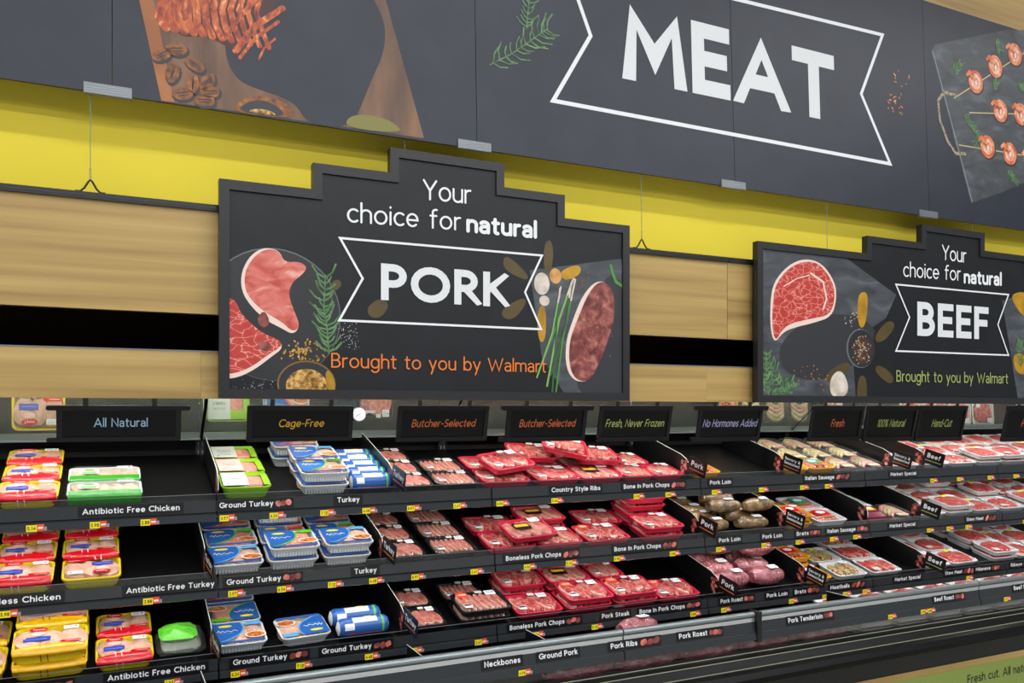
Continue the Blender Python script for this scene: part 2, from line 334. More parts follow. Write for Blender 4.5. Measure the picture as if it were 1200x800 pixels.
def ribbon(mb, pts, wd, z, m, fx=lambda x, y: (x, y), cap=True):
    P = [Vector(p) for p in pts]; P = [p for i, p in enumerate(P) if i == 0 or (p - P[i - 1]).length > 1e-7]
    if len(P) < 2: return
    closed = (P[0] - P[-1]).length < 1e-4 and len(P) > 4
    n = len(P); L = []; Rr = []
    for i in range(n):
        if closed: a = P[(i - 1) % (n - 1)] if i else P[n - 2]; b = P[(i + 1) % n] if i < n - 1 else P[1]
        else: a = P[max(i - 1, 0)]; b = P[min(i + 1, n - 1)]
        d1 = (P[i] - a).normalized() if (P[i] - a).length > 0 else None; d2 = (b - P[i]).normalized() if (b - P[i]).length > 0 else None
        d1 = d1 or d2; d2 = d2 or d1
        n1 = Vector((-d1.y, d1.x)); n2 = Vector((-d2.y, d2.x)); nn = n1 + n2
        if nn.length < .2: nn = n1
        nn.normalize(); k = wd / 2 / max(.5, nn.dot(n1)); L.append(P[i] + nn * k); Rr.append(P[i] - nn * k)
    zz = [z + 1.6e-4 * i / n for i in range(n)]   # overlapping strokes never share a plane
    vs = [fx(*p) + (zz[i],) for i, p in enumerate(L)] + [fx(*p) + (zz[i],) for i, p in enumerate(Rr)]
    mb.add(vs, [(n + i, n + i + 1, i + 1, i) for i in range(n - 1)], m)
    if cap and not closed:
        for e, q in ((0, 1), (n - 1, n - 2)):
            d = (P[e] - P[q]).normalized(); a0 = math.degrees(math.atan2(d.y, d.x))
            c = [(P[e].x + wd / 2 * math.cos(R(a0 - 90 + 36 * k)), P[e].y + wd / 2 * math.sin(R(a0 - 90 + 36 * k))) for k in range(6)]
            mb.add([fx(*p) + (z,) for p in c], [tuple(range(6))], m)
def text_w(s, wt, trk): 
    return sum(.44 if ch == ' ' else G[ch][0] + wt + trk for ch in s) - trk
def text(mb, s, x, y, h, m, wt=.13, width=None, z=0.0, slope=0.0, trk=.13, align='l', slant=0.0, flat=False):
    """lettering of cap height h, left baseline at (x, y); width fits it; slope tilts the baseline"""
    W = text_w(s, wt, trk); sx = h if width is None else width / W
    if align == 'c': x -= W * sx / 2
    cx = 0; k = 0
    for ch in s:
        if ch == ' ': cx += .44; continue
        adv, st = G[ch]
        for q in st:
            k += 1; q2 = [(cx + wt / 2 + px, wt / 2 + py * (1 - wt) if py >= 0 else py + wt / 2) for px, py in q]
            if flat and (Vector(q2[0]) - Vector(q2[-1])).length > 1e-3:      # square, level-cut stroke ends
                for e, f in ((0, 1), (-1, -2)):
                    hz = abs(q2[e][1] - q2[f][1]) < .02; ye = (q2[e][1] - wt / 2) / (1 - wt)
                    if ch == 'A' and hz: continue
                    if hz and not (q2[e][0] - cx > .3 or ch == 'T'): continue
                    if not hz and .02 < ye < .98: continue
                    d = (Vector(q2[e]) - Vector(q2[f])).normalized() * wt * (.5 if abs(q2[e][0] - q2[f][0]) < .02 or abs(q2[e][1] - q2[f][1]) < .02 else .75)
                    q2[e] = (q2[e][0] + d.x, q2[e][1] + d.y)
            cl = (lambda v_: min(1.0, max(0.0, v_))) if flat else (lambda v_: v_)
            ribbon(mb, q2, wt, z + 3e-5 * (k % 7), m, lambda a, b: (x + a * sx + slant * b * h, y + cl(b) * h + slope * a * sx), cap=not flat)
        cx += adv + wt + trk
# ================================================================ the setting
def struct(name, mb, mw=None): return mb.build(name, mw=mw, kind='structure')
YW = 3.235                                          # yellow bulkhead face
b = MB(); b.box(-9, 13, -9, 6, -.1, 0, FLOORM); struct('floor', b)
b = MB(); b.box(-9, 13, -9, 6, CEIL, CEIL + .1, CEILM); struct('ceiling', b)
WP = Plane(YW)
b = MB(); b.box(-9, 13, 1.99, CEIL, -.4, 0, YEL); struct('wall_back', b, WP.M)
TW = Plane(3.16)
zt = TW.hit(1080, 0)[1]
b = MB(); b.box(-9, 13, zt - .02, zt + .9, -.055, 0, WOOD); struct('trim_1', b, TW.M)
b = MB(); b.box(-9, 13, 1.72, 2.05, -.02, 0, VOID); struct('trim_2', b, Plane(3.6).M)  # dark strip colours in the shade of the gap above the case
b = MB(); b.box(-9, 13, 5.95, 6.0, 0, CEIL, mat('far wall paint', '#cfd0cc', .8)); 
struct('wall_rear', b)
TN = 2
for ly, _ in LROWS:
    for k in range(3):
        b = MB(); b.box(-2.15, 2.15, -.11, .11, 0.02, .1, CEILM); b.box(-2.12, 2.12, -.09, .09, -.02, .02, CLIP)
        TN += 1; struct('trim_%d' % TN, b, Matrix.Translation((-3.0 + 4.6 * k, ly, CEIL - .1)))

MIRR = bpy.data.materials.new('hazed mirror'); MIRR.use_nodes = True; nt = MIRR.node_tree; nt.nodes.clear()
o_ = nt.nodes.new('ShaderNodeOutputMaterial'); g_ = nt.nodes.new('ShaderNodeBsdfGlossy'); g_.inputs[0].default_value = (.86, .92, .88, 1); g_.inputs['Roughness'].default_value = .03
d_ = nt.nodes.new('ShaderNodeBsdfDiffuse'); d_.inputs[0].default_value = (.55, .66, .60, 1); m_ = nt.nodes.new('ShaderNodeMixShader'); m_.inputs[0].default_value = .22  # grey-green diffuse share paints a silvery haze over the mirror
nt.links.new(g_.outputs[0], m_.inputs[1]); nt.links.new(d_.outputs[0], m_.inputs[2]); nt.links.new(m_.outputs[0], o_.inputs[0])
# ---------------------------------------------------------------- the case (multideck refrigerator)
MX = [-1.75, -.695, .36, 1.415, 2.47, 3.525, 4.58, 5.64]
case = empty('refrigerated_case', Matrix.Translation((0, 3.1, 0)), 'long black open refrigerated meat case with three sloping shelves and a deck', 'display case')
def cpart(name, mb, **k): 
    mb.v = [(x, y - 3.1, z) for x, y, z in mb.v]; return mb.build(name, parent=case, **k)
b = MB(); b.box(-1.75, 5.64, 3.66, 3.70, .45, 1.80, CASEB); cpart('back_panel', b)
b = MB(); b.box(-1.75, 5.64, 3.19, 3.70, 1.73, 1.80, CASEB); b.box(-1.75, 5.64, 3.17, 3.19, 1.70, 1.78, STEEL); cpart('canopy', b)
for k in range(7):      # tilted mirror under the canopy, one pane per module
    x0, x1 = MX[k] + .006, MX[k + 1] - .006
    b = MB(); y0, z0, y1, z1 = 3.60, 1.492, 3.30, 1.73
    n = Vector((0, -(z1 - z0), -(y0 - y1))).normalized() * -.006
    b.add([(x0, y0, z0), (x1, y0, z0), (x1, y1, z1), (x0, y1, z1)], [(0, 1, 2, 3)], MIRR)
    b.add([(x0, y0, z0), (x1, y0, z0), (x1, y1, z1), (x0, y1, z1)] + [(x, y + n.y, z + n.z) for x, y, z in ((x0, y0, z0), (x1, y0, z0), (x1, y1, z1), (x0, y1, z1))],
          [(4, 7, 6, 5), (0, 3, 7, 4), (1, 5, 6, 2), (0, 4, 5, 1), (3, 2, 6, 7)], STEEL)
    mo = cpart('mirror_pane', b)
    b = MB(); b.box(x0, x1, 3.575, 3.605, 1.486, 1.492, STEEL); cpart('mirror_ledge', b)
b = MB(); b.box(-1.75, 5.64, 3.605, 3.66, 1.495, 1.73, CASEB); cpart('mirror_backing', b)
for x in MX[1:-1]:
    b = MB(); b.box(x - .018, x + .018, 3.635, 3.66, .6, 1.48, RAILD)
    for z in [0.7 + .033 * i for i in range(24)]:
        for s_ in (-.008, .008): b.box(x + s_ - .002, x + s_ + .002, 3.633, 3.636, z, z + .016, CLIP)
    cpart('slotted_upright', b)
for k in range(7):
    for z in (1.40, 1.15, .88):
        for dx in (.25, .5, .78):
            b = MB(); b.prism(ell(MX[k] + dx, z, .016, .012, 10), 0, .004, RAILM)
            b.v = [(x, 3.659 - zz, y) for x, y, zz in b.v]; cpart('air_vent', b)
TILT = 16
SH = {1: Shelf(3.12, 1.288, TILT), 2: Shelf(3.09, 1.021, TILT), 3: Shelf(3.07, .7445, TILT), 4: Shelf(2.845, .535, 2)}
RAILY = {1: 3.09, 2: 3.06, 3: 3.04}
RT = {1: 1.6 - .309, 2: 1.6 - .5755, 3: 1.6 - .8516}; RB = {1: 1.6 - .385, 2: 1.6 - .645, 3: 1.6 - .920}
RP = {k: Plane(RAILY[k]) for k in (1, 2, 3)}
rails = {}
for s in (1, 2, 3):
    sp = SH[s]
    for k in range(7):
        x0, x1 = MX[k] + .003, MX[k + 1] - .003
        b = MB(); b.box(x0, x1, -.016, .50, -.014, 0, CASEB)
        for xx in (x0 + .01, x1 - .03): b.prism([(-.0, -.014), (.50, -.014), (.50, -.07)], xx, xx + .015, CASEB)
        # prism above is built along z; re-lay it along x
        nb = MB(); nb.box(x0, x1, -.016, .50, -.014, 0, CASEB)
        M = sp.M.copy(); M.translation -= Vector((0, 3.1, 0))
        nb.v = [tuple(M @ Vector(v)) for v in nb.v]; nb.build('shelf', parent=case)
        nb = MB()
        for xx in (x0 + .012, x1 - .027):
            vs = [(xx, 0, -.014), (xx, .5, -.014), (xx, .5, -.085), (xx + .015, 0, -.014), (xx + .015, .5, -.014), (xx + .015, .5, -.085)]
            nb.add(vs, [(0, 1, 2), (3, 5, 4), (0, 3, 4, 1), (1, 4, 5, 2), (2, 5, 3, 0)], CASEB)
        nb.v = [tuple(M @ Vector(v)) for v in nb.v]; nb.build('bracket', parent=case)
        b = MB(); b.box(x0 + .02, x1 - .03, .008, .030, -.019, -.0145, CEILM); b.v = [tuple(M @ Vector(v)) for v in b.v]; b.build('added_lamp_housing', parent=case)  # housing for the added fill lamps under this shelf
        # front rail: label strip above, price channel below
        b = MB(); t, bo, y = RT[s], RB[s], RAILY[s]; mid = bo + (t - bo) * .40
        prof = [(y + .012, t), (y, t), (y - .001, mid + .004), (y + .004, mid), (y - .006, mid - .004), (y - .008, bo + .003), (y - .002, bo), (y + .012, bo)]
        rs = [[(x0, p[0] - 3.1, p[1]) for p in prof], [(x1, p[0] - 3.1, p[1]) for p in prof]]
        b.rings(rs, RAILM, True, True, False); b.f = b.f
        r = b.build('shelf_rail', parent=case); rails[(s, k)] = r
        b = MB(); b.box(x0, x1, y + .004 - 3.1, y + .0065 - 3.1, t + .001, t + .020, CLEAR); b.build('clear_fence', parent=case); b = MB(); b.box(x0, x1, y + .0035 - 3.1, y + .0068 - 3.1, t + .020, t + .0213, CLIP); b.build('fence_highlight', parent=case)  # thin grey top line stands in for the highlight on the fence
# bottom deck front
DY = 2.82
DR = 1.6 - .88
b = MB(); M = SH[4].M
b.box(-1.75, 5.64, 0.0, .78, -.02, 0, CASEB); b.v = [tuple(M @ Vector(v)) for v in b.v]; cpart('deck', b)
SEG = [(-1.75, 1.86), (1.866, 2.54), (2.56, 4.02), (4.026, 5.64)]
deckrails = []
for x0, x1 in SEG:
    b = MB()
    b.tube([(x0, DY, DR), (x1, DY, DR)], .013, STEEL, 10)
    cpart('top_tube', b)
    b = MB(); prof = [(DY + .012, DR - .012), (DY - .004, DR - .022), (DY - .012, DR - .074), (DY - .018, DR - .078), (DY - .022, DR - .106), (DY - .012, DR - .108), (DY - .002, DR - .076), (DY + .020, DR - .014)]
    b.rings([[(x0, p[0], p[1]) for p in prof], [(x1, p[0], p[1]) for p in prof]], RAILM, True, True, False)
    deckrails.append(cpart('deck_rail', b))
    b = MB(); b.box(x0, x1, DY - .0075, DY + .001, DR - .030, DR - .013, mat('painted rail highlight', '#cfd3d5', .18, .6, .7)); cpart('highlight_strip', b)  # pale strip stands in for the white reflections below the tube
    b = MB(); b.box(x0, x1, DY - .014, DY - .011, DR - .150, DR - .106, CLEAR); cpart('front_glass', b)
b = MB(); b.box(2.54, 2.565, DY - .026, DY + .03, DR - .115, DR + .014, BLK); cpart('end_cap', b)
prof = [(DY + .02, .562), (DY - .0, .566), (DY - .03, .566), (DY - .075, .560), (DY - .105, .530), (DY - .135, .520), (DY - .15, .500), (DY - .150, .478), (DY - .12, .462), (DY - .06, .455), (DY + .02, .455)]
b = MB(); b.rings([[(-1.75, p[0], p[1]) for p in prof], [(5.64, p[0], p[1]) for p in prof]], BUMP, True, True, False)
cpart('bumper', b)
for (y, z) in ((DY - .030, .5665), (DY - .077, .5605), (DY - .108, .5305)):
    b = MB(); b.tube([(-1.75, y, z), (5.64, y, z)], .0022, BUMPL, 6); cpart('bumper_highlight', b)  # grey lines painted as highlights along the bumper ridges
b = MB(); b.box(-1.75, 5.64, DY - .03, DY + .03, .335, .456, BLK); cpart('lower_panel', b)
KP = Plane(DY - .035)
zk = KP.hit(1180, 765)[1] ; zg = KP.hit(1180, 772)[1]
b = MB(); b.box(-1.75, 5.64, DY - .035, DY + .02, zg, zk, WOOD); cpart('kick_trim', b)
b = MB(); b.box(-1.75, 5.64, DY - .033, DY + .02, .02, zg, GREENP)
kp = cpart('kick_panel', b)
b = MB(); x0, y0 = KP.hit(1134, 801); x1, y1 = KP.hit(1200, 789)
cx = x0
for wd_ in 'Fresh cut. All natural. Always tender.'.split():
    b = MB(); text(b, wd_, cx, y0, .044, BLK, .12, z=0); cx += (text_w(wd_, .12, .13) + .13 + .44) * .044
    b.v = [(x, z * -1 + DY - .0345 - 3.1, y) for x, y, z in b.v]; b.build('kick_lettering', parent=case)

# ---------------------------------------------------------------- wooden fascia over the case
FA = Plane(3.12)
def panel(name, x0, x1, y0, y1, label):
    b = MB(); b.box(x0, x1, y0, y1, -.022, 0, WOOD)
    t = empty(name, FA.M, label, 'panel', None)
    b.build('board', parent=t)
    return t
yU0, yU1 = FA.hit(100, 361)[1], FA.hit(100, 233)[1]
yL0, yL1 = FA.hit(100, 466)[1], FA.hit(100, 408)[1]
for x0, x1, lb in ((-1.9, .43, 'upper oak fascia board left of the PORK sign, below the yellow wall'), (.433, 2.65, 'upper oak fascia board between the PORK sign and the BEEF sign'),
                   (2.653, 5.0, 'upper oak fascia board ending behind left edge of the BEEF sign')):
    t = panel('fascia_board', x0, x1, yU0, yU1, lb)
    b = MB(); b.box(x0, x1, yU1, yU1 + .022, -.03, .012, BLK); b.build('top_rail', parent=t)
    b = MB(); b.box(x0, x1, yU1 + .008, yU1 + .011, .012, .014, RAILM); b.build('rail_groove', parent=t)
for x0, x1, lb in ((-1.9, .31, 'lower oak fascia board above the All Natural header sign'), (.3106, 2.53, 'lower oak fascia board between the PORK sign and its right seam'),
                   (2.5306, 5.0, 'lower oak fascia board ending behind the BEEF sign bottom left')):
    t = panel('fascia_board', x0, x1, yL0, yL1, lb)
    b = MB(); b.box(x0, x1, yL1, yL1 + .004, -.022, .002, CLIP); b.build('top_edging', parent=t)

# ---------------------------------------------------------------- MEAT banner
BN = Plane(3.11, FA.hit(100, 107)[1], -2.2)
bn = empty('hanging_banner', BN.M, 'huge charcoal banner with white MEAT lettering hanging above everything', 'banner')
bt = zt - FA.hit(100, 107)[1]
bx = [-2.65, -1.31, .03, 1.36, 2.69, 4.04, 5.4]
for k in range(6):
    b = MB(); b.box(bx[k] + .0012, bx[k + 1] - .0012, 0, bt, -.012, 0, CHAR); b.build('panel', parent=bn)
    x = bx[k + 1]
    b = MB(); b.box(x - .085, x + .06, -.008, .028, -.016, .006, CLIP)
    for q in range(4): b.box(x - .085, x + .06, -.005 + .008 * q, -.0035 + .008 * q, .006, .0075, STEEL)
    b.build('joint_clip', parent=bn)
def P(pl, pts): return [pl.hit(*p) for p in pts]
def pxribbon(mb, pl, pts, wd, z, m, closed=False, cap=True):
    q = P(pl, pts)
    if closed: q = q + [q[0]]
    if closed: # mitred closed outline
        q2 = q[:-1]; n = len(q2); inn = []; out = []
        for i in range(n):
            a, c, d = Vector(q2[i - 1]), Vector(q2[i]), Vector(q2[(i + 1) % n]); d1 = (c - a).normalized(); d2 = (d - c).normalized()
            n1 = Vector((-d1.y, d1.x)); n2 = Vector((-d2.y, d2.x)); nn = (n1 + n2).normalized(); kk = wd / 2 / max(.3, nn.dot(n1))
            inn.append(c + nn * kk); out.append(c - nn * kk)
        vs = [(p.x, p.y, z) for p in inn] + [(p.x, p.y, z) for p in out]
        fs = [(i, (i + 1) % n, n + (i + 1) % n, n + i) for i in range(n)]
        A = sum(q2[i][0] * q2[(i + 1) % n][1] - q2[(i + 1) % n][0] * q2[i][1] for i in range(n))
        mb.add(vs, [f[::-1] for f in fs], m)
    else: ribbon(mb, q, wd, z, m, cap=cap)
def letters(par, pl, s, x, y, h, m, wt, width, z, trk, flat=True, slope=0.0):
    sx = width / text_w(s, wt, trk); cx = 0
    for ch in s:
        if ch == ' ': cx += .44; continue
        b = MB(); text(b, ch, x + cx * sx, y + slope * cx * sx, h, m, wt, (G[ch][0] + wt) * sx, z, slope, trk, flat=flat)
        b.build('letter', parent=par, kind=None if flat else None); cx += G[ch][0] + wt + trk
def pxletters(par, pl, s, x0, x1, y0, y1, hpx, m, wt, z, trk, flat=False):
    a = pl.hit(x0, y0); c = pl.hit(x1, y1); t = pl.hit(x0, y0 - hpx)
    letters(par, pl, s, a[0], a[1], t[1] - a[1], m, wt, c[0] - a[0], z, trk, flat, 0.0 if flat else (c[1] - a[1]) / (c[0] - a[0]))
def pxtext(mb, pl, s, x0, x1, y0, y1, hpx, m, wt=.13, z=0.001, trk=.13, flat=False):
    a = pl.hit(x0, y0); c = pl.hit(x1, y1); t = pl.hit(x0, y0 - hpx)
    text(mb, s, a[0], a[1], t[1] - a[1], m, wt, c[0] - a[0], z, (c[1] - a[1]) / (c[0] - a[0]) * (0 if flat else 1), trk, flat=flat)
def pxblob(mb, pl, pts, z, m, it=2): mb.flat(smooth_poly(P(pl, pts), it), z, m)
b = MB(); pxribbon(b, BN, [(660, -50), (692, 42), (648, 118), (1043, 192), (1009, 110), (1034, 41)], .018, .0012, INK, True); b.build('ribbon_outline', parent=bn)
a0 = BN.hit(730, 92); a1 = BN.hit(979, 141); a2 = BN.hit(740, 2)
letters(bn, BN, 'MEAT', a0[0], a0[1], BN.hit(733, 4)[1] - a0[1], INKW, .215, a1[0] - a0[0], .0014, .10)
BRD = ramp_mat('printed cutting board', [(.3, '#4a3328'), (.5, '#6b4c38'), (.7, '#8a6244')], 2.2, (5, 1, 1), rough=.45, bump=0)
BRDD = ramp_mat('printed dark board', [(.3, '#3d2f2c'), (.55, '#54403a'), (.75, '#6b5040')], 2.0, (1, 5, 1), rough=.45, bump=0)
HAM = ramp_mat('printed glazed ham', [(.3, '#5a1c10'), (.45, '#a03a14'), (.6, '#c8622a'), (.75, '#eab078')], 16, (1.6, .9, 1), 6, 1.6, .4, 0)
SHAD = solid('printed shadow tone', '#2a2a2f', .45); SHADB = solid('printed slate shadow', '#2c2e33', .45)
PEC = ramp_mat('printed pecan', [(.3, '#4a2412'), (.6, '#94561f'), (.8, '#c98a4a')], 40, rough=.45, bump=0)
SLATE = ramp_mat('printed slate', [(.3, '#34373c'), (.55, '#484c52'), (.75, '#62676e')], 6, (1, 2.5, 1), 9, .8, .45, 0)
SHR = ramp_mat('printed shrimp', [(.3, '#c4471f'), (.5, '#dd7440'), (.72, '#f0b694')], 22, rough=.4, bump=0)
SHRL = ramp_mat('printed shrimp flesh', [(.3, '#dd8a62'), (.7, '#f4d8c8')], 24, rough=.4, bump=0)
LEAF = ramp_mat('printed herb leaf', [(.3, '#2c5230'), (.7, '#6f9a62')], 30, rough=.45, bump=0)
SPICE = ramp_mat('printed spice grain', [(.35, '#5a3a14'), (.5, '#b07f34'), (.65, '#dcb468')], 60, rough=.5, bump=0, detail=3)
ROPE = ramp_mat('printed rope', [(.4, '#6e6252'), (.6, '#b5a88e')], 70, rough=.5, bump=0)
YPET = ramp_mat('printed golden petal', [(.3, '#9a7212'), (.7, '#c9981a')], 14, rough=.42, bump=0)
YPETD = ramp_mat('faded golden petal', [(.3, '#4a3d22'), (.7, '#5c4a20')], 10, rough=.42, bump=0)
MEATP = ramp_mat('printed red steak', [(.0, '#efc4b8'), (.02, '#d2685c'), (.07, '#c23c34'), (.6, '#a82a28')], 21, (1, 1.6, 1), 5, .10, .42, 0, 'vor')
CHOPP = ramp_mat('printed pork chop', [(.3, '#b8463e'), (.45, '#cf6459'), (.6, '#dd8075'), (.75, '#efb8aa')], 13, (1, 2, 1), 8, .9, rough=.42, bump=0)
RIMP = solid('printed fat rim', '#ecd3c8', .42); STEAKD = ramp_mat('printed dark steak', [(.3, '#4a1c1c'), (.5, '#84403c'), (.62, '#a8645a'), (.8, '#d0a090')], 20, (1, 1, 1), 8, .8, rough=.42, bump=0)
GARL = ramp_mat('printed garlic', [(.3, '#b7a998'), (.7, '#e6ddd0')], 20, rough=.45, bump=0)
# cutting board with glazed ham, pecans and lemon
b = MB(); b.flat(P(BN, [(163, -20), (163, 0), (189, 118), (497, 162), (452, 0), (446, -20)]), .0006, BRD); b.build('printed_cutting_board', parent=bn)
b = MB(); b.flat(P(BN, [(163, -20), (176, -20), (204, 120), (189, 118), (163, 0)]), .001, ramp_mat('printed board edge', [(.3, '#8a4a22'), (.7, '#b8743c')], 3, (1, 1, 1), rough=.45, bump=0)); b.build('printed_board_edge', parent=bn)
b = MB(); b.flat(smooth_poly(P(BN, [(262, -30), (268, 20), (262, 60), (275, 92), (300, 104), (345, 118), (360, 146), (412, 150), (425, 120), (436, 92), (450, 62), (452, 30), (440, 2), (420, -30)]), 3), .0012, CHAR); b.build('printed_shadow', parent=bn)
b = MB(); pxblob(b, BN, [(192, -20), (188, 10), (198, 30), (214, 44), (240, 42), (262, 52), (282, 66), (300, 50), (318, 24), (330, -20)], .0013, solid('printed ham shadow', '#3a1610', .42)); b.build('printed_ham', parent=bn)
for k in range(12):
    x = 188 + k * 10; b = MB()
    pxribbon(b, BN, [(x + 10, -16), (x + 2, 4 + k), (x - 1 + k, 20 + k * 1.7), (x + 6 + k, 32 + 2.2 * k)], .031 - .0012 * k, .0015 + .0001 * k, HAM); b.build('printed_ham_slice', parent=bn)
for k, (a_, c_, d_, w_) in enumerate((((331, 10), (300, 30), (276, 60), .022), ((326, 26), (300, 44), (281, 68), .012), ((306, -4), (284, 16), (262, 46), .016), ((322, 46), (310, 56), (303, 70), .008))):
    b = MB(); pxribbon(b, BN, [a_, c_, d_], w_, .0026 + .0002 * k, HAM); b.build('printed_ham_slice', parent=bn)
for cx, cy, a in ((207, 58, .2), (228, 76, -.5), (202, 86, 1.2), (226, 98, 1.5), (243, 96, .9), (246, 108, .2), (214, 110, .3), (240, 118, .1), (190, 64, .6)):
    b = MB(); c = BN.hit(cx, cy); b.flat(wob(c[0] + .004, c[1] - .006, .040, .024, 12, .05, random.Random(int(cx)), a), .0018, SHAD); b.flat(wob(c[0], c[1], .036, .021, 12, .06, random.Random(int(cx)), a), .002, PEC); b.flat(ell(c[0], c[1] + .004, .026, .0025, 8, a), .0022, SHAD); b.flat(ell(c[0], c[1] - .006, .022, .002, 8, a), .0022, SHAD); b.build('printed_pecan', parent=bn)
b = MB(); pxblob(b, BN, [(268, 132), (285, 114), (312, 112), (338, 122), (350, 140)], .002, PEC); pxblob(b, BN, [(276, 131), (290, 119), (310, 117), (330, 128), (333, 138)], .0022, SHAD); pxblob(b, BN, [(288, 131), (300, 127), (318, 130), (326, 137)], .0024, SPICE); b.build('printed_bowl', parent=bn)
b = MB(); pxblob(b, BN, [(404, 150), (408, 136), (432, 134), (460, 142), (474, 157)], .002, solid('printed lemon', '#7d7836', .45)); b.build('printed_lemon', parent=bn)
def sprig(mb, pl, stem, leaf, z, m, n=14, wd=.004, seed=0, both=True):
    rnd = random.Random(seed); q = P(pl, stem); ribbon(mb, q, wd * .8, z, m)
    for k in range(n):
        t = (k + .5) / n * (len(q) - 1); i = min(int(t), len(q) - 2); f = t - i
        p = Vector(q[i]).lerp(Vector(q[i + 1]), f); d = (Vector(q[i + 1]) - Vector(q[i])).normalized()
        for sgn in ((1, -1) if both else (1,)):
            a = math.atan2(d.y, d.x) + sgn * (.55 + .5 * rnd.random()); l = leaf * (.6 + .6 * rnd.random())
            e = p + Vector((math.cos(a), math.sin(a))) * l; mid = p.lerp(e, .5) + Vector((-math.sin(a), math.cos(a))) * l * .12 * sgn
            ribbon(mb, [tuple(p), tuple(mid), tuple(e)], wd * (.7 + .6 * rnd.random()), z + .0001 * (k % 5 + 1), m)
b = MB(); sprig(b, BN, [(574, 76), (598, 64), (616, 52), (632, 40), (642, 34)], .075, .0015, LEAF, 13, .006, 1); b.build('printed_rosemary', parent=bn)
b = MB(); sprig(b, BN, [(617, 34), (618, 20), (620, 0), (621, -15)], .05, .0015, LEAF, 9, .006, 2); b.build('printed_rosemary', parent=bn)
# chilli flakes
b = MB(); rr = random.Random(4)
for k in range(26):
    x = 1040 + rr.random() * 18; y = 108 + rr.random() * 30
    if k > 17: x = 1048 + rr.random() * 22; y = 82 + rr.random() * 20
    c = BN.hit(x, y); b.flat(ell(c[0], c[1], .010 * (.4 + rr.random()), .004, 6, rr.random() * 3), .0012, SHR if k % 2 else YPET)
b.build('printed_chilli_flakes', parent=bn, kind='stuff')
# slate with shrimp skewers
b = MB(); b.flat(P(BN, [(1091, 60), (1096, 52), (1180, 35), (1230, 36), (1260, 250), (1200, 214), (1172, 226), (1138, 238)]), .0006, SLATE); b.build('printed_slate', parent=bn)
b = MB(); pxribbon(b, BN, [(1093, 60), (1139, 236)], .006, .0008, solid('printed slate edge', '#8c9298', .45)); b.build('printed_slate_edge', parent=bn)
b = MB(); pxribbon(b, BN, [(1120, 112), (1106, 108), (1099, 118), (1101, 140), (1110, 165), (1120, 180), (1131, 180)], .018, .0016, ROPE); b.build('printed_rope', parent=bn)
for pts in (((1118, 115), (1200, 62)), ((1136, 132), (1205, 134)), ((1124, 170), (1200, 182))):
    b = MB(); pxribbon(b, BN, list(pts), .006, .0012, solid('printed skewer', '#cdb98a', .5)); b.build('printed_skewer', parent=bn)
for cx, cy in ((1143, 96), (1166, 78), (1189, 64), (1210, 50), (1172, 130), (1196, 134), (1157, 172), (1183, 180), (1207, 188)):
    b = MB(); c = BN.hit(cx, cy); q = [(c[0] + .036 * math.cos(R(t)), c[1] + .040 * math.sin(R(t))) for t in range(130, -200, -22)]
    b.flat(ell(c[0] + .006, c[1] - .014, .066, .062, 16), .0014, SHADB)
    ribbon(b, q, .052, .002, SHR); ribbon(b, [(c[0] + .032 * math.cos(R(t)), c[1] + .036 * math.sin(R(t))) for t in range(110, -190, -22)], .020, .0022, SHRL)
    for t in range(100, -170, -45): ribbon(b, [(c[0] + .014 * math.cos(R(t)), c[1] + .016 * math.sin(R(t))), (c[0] + .058 * math.cos(R(t)), c[1] + .062 * math.sin(R(t)))], .003, .0024, SHR)
    ribbon(b, [(c[0] - .020, c[1] + .034), (c[0] - .050, c[1] + .048), (c[0] - .072, c[1] + .030)], .022, .0023, SHR); b.flat(ell(c[0] + .002, c[1] - .006, .010, .018, 8), .0025, RIMP); b.build('printed_shrimp', parent=bn)
for i, st in enumerate([[(1118, 85), (1126, 74)], [(1165, 105), (1168, 96)], [(1140, 150), (1148, 160), (1142, 172)], [(1130, 135), (1142, 150)], [(1192, 98), (1200, 104)], [(1180, 200), (1192, 214)], [(1168, 45), (1172, 60)]]):
    b = MB(); sprig(b, BN, st, .035, .0018, LEAF, 7, .006, 20 + i); b.build('printed_dill', parent=bn)

# hanging cables between banner and fascia
for x, lb in ((-.035, 'thin steel cable left of the PORK sign, banner to wood board'), (1.06, 'thin steel cable just behind the top of the PORK sign'), (2.17, 'thin steel cable between the PORK and BEEF signs'), (3.30, 'thin steel cable left of the BEEF sign peak'), (4.42, 'thin steel cable behind the BEEF sign right of its peak')):
    t = empty('hanging_cable', FA.M @ Matrix.Translation((x, yU1 + .026, -.006)), lb, 'cable')
    top = FA.hit(100, 107)[1] - yU1 - .02
    b = MB(); b.tube([(0, .075, 0), (0, top, -.004)], .0014, CLIP, 5); b.build('wire', parent=t)
    b = MB()
    for q in range(4): b.tube([(.003 * math.cos(a_ * math.pi / 4), .044 + .010 * q + .005 * math.sin(a_ * math.pi / 4), 0) for a_ in range(9)], .001, CLIP, 4)
    b.build('chain_link', parent=t)
    b = MB(); b.tube([(-.045, 0, 0), (-.03, 0, 0), (-.018, .012, 0), (-.006, .034, 0), (0, .040, 0), (.006, .034, 0), (.018, .012, 0), (.03, 0, 0), (.045, 0, 0)], .0035, BLK, 6); b.build('bracket', parent=t)

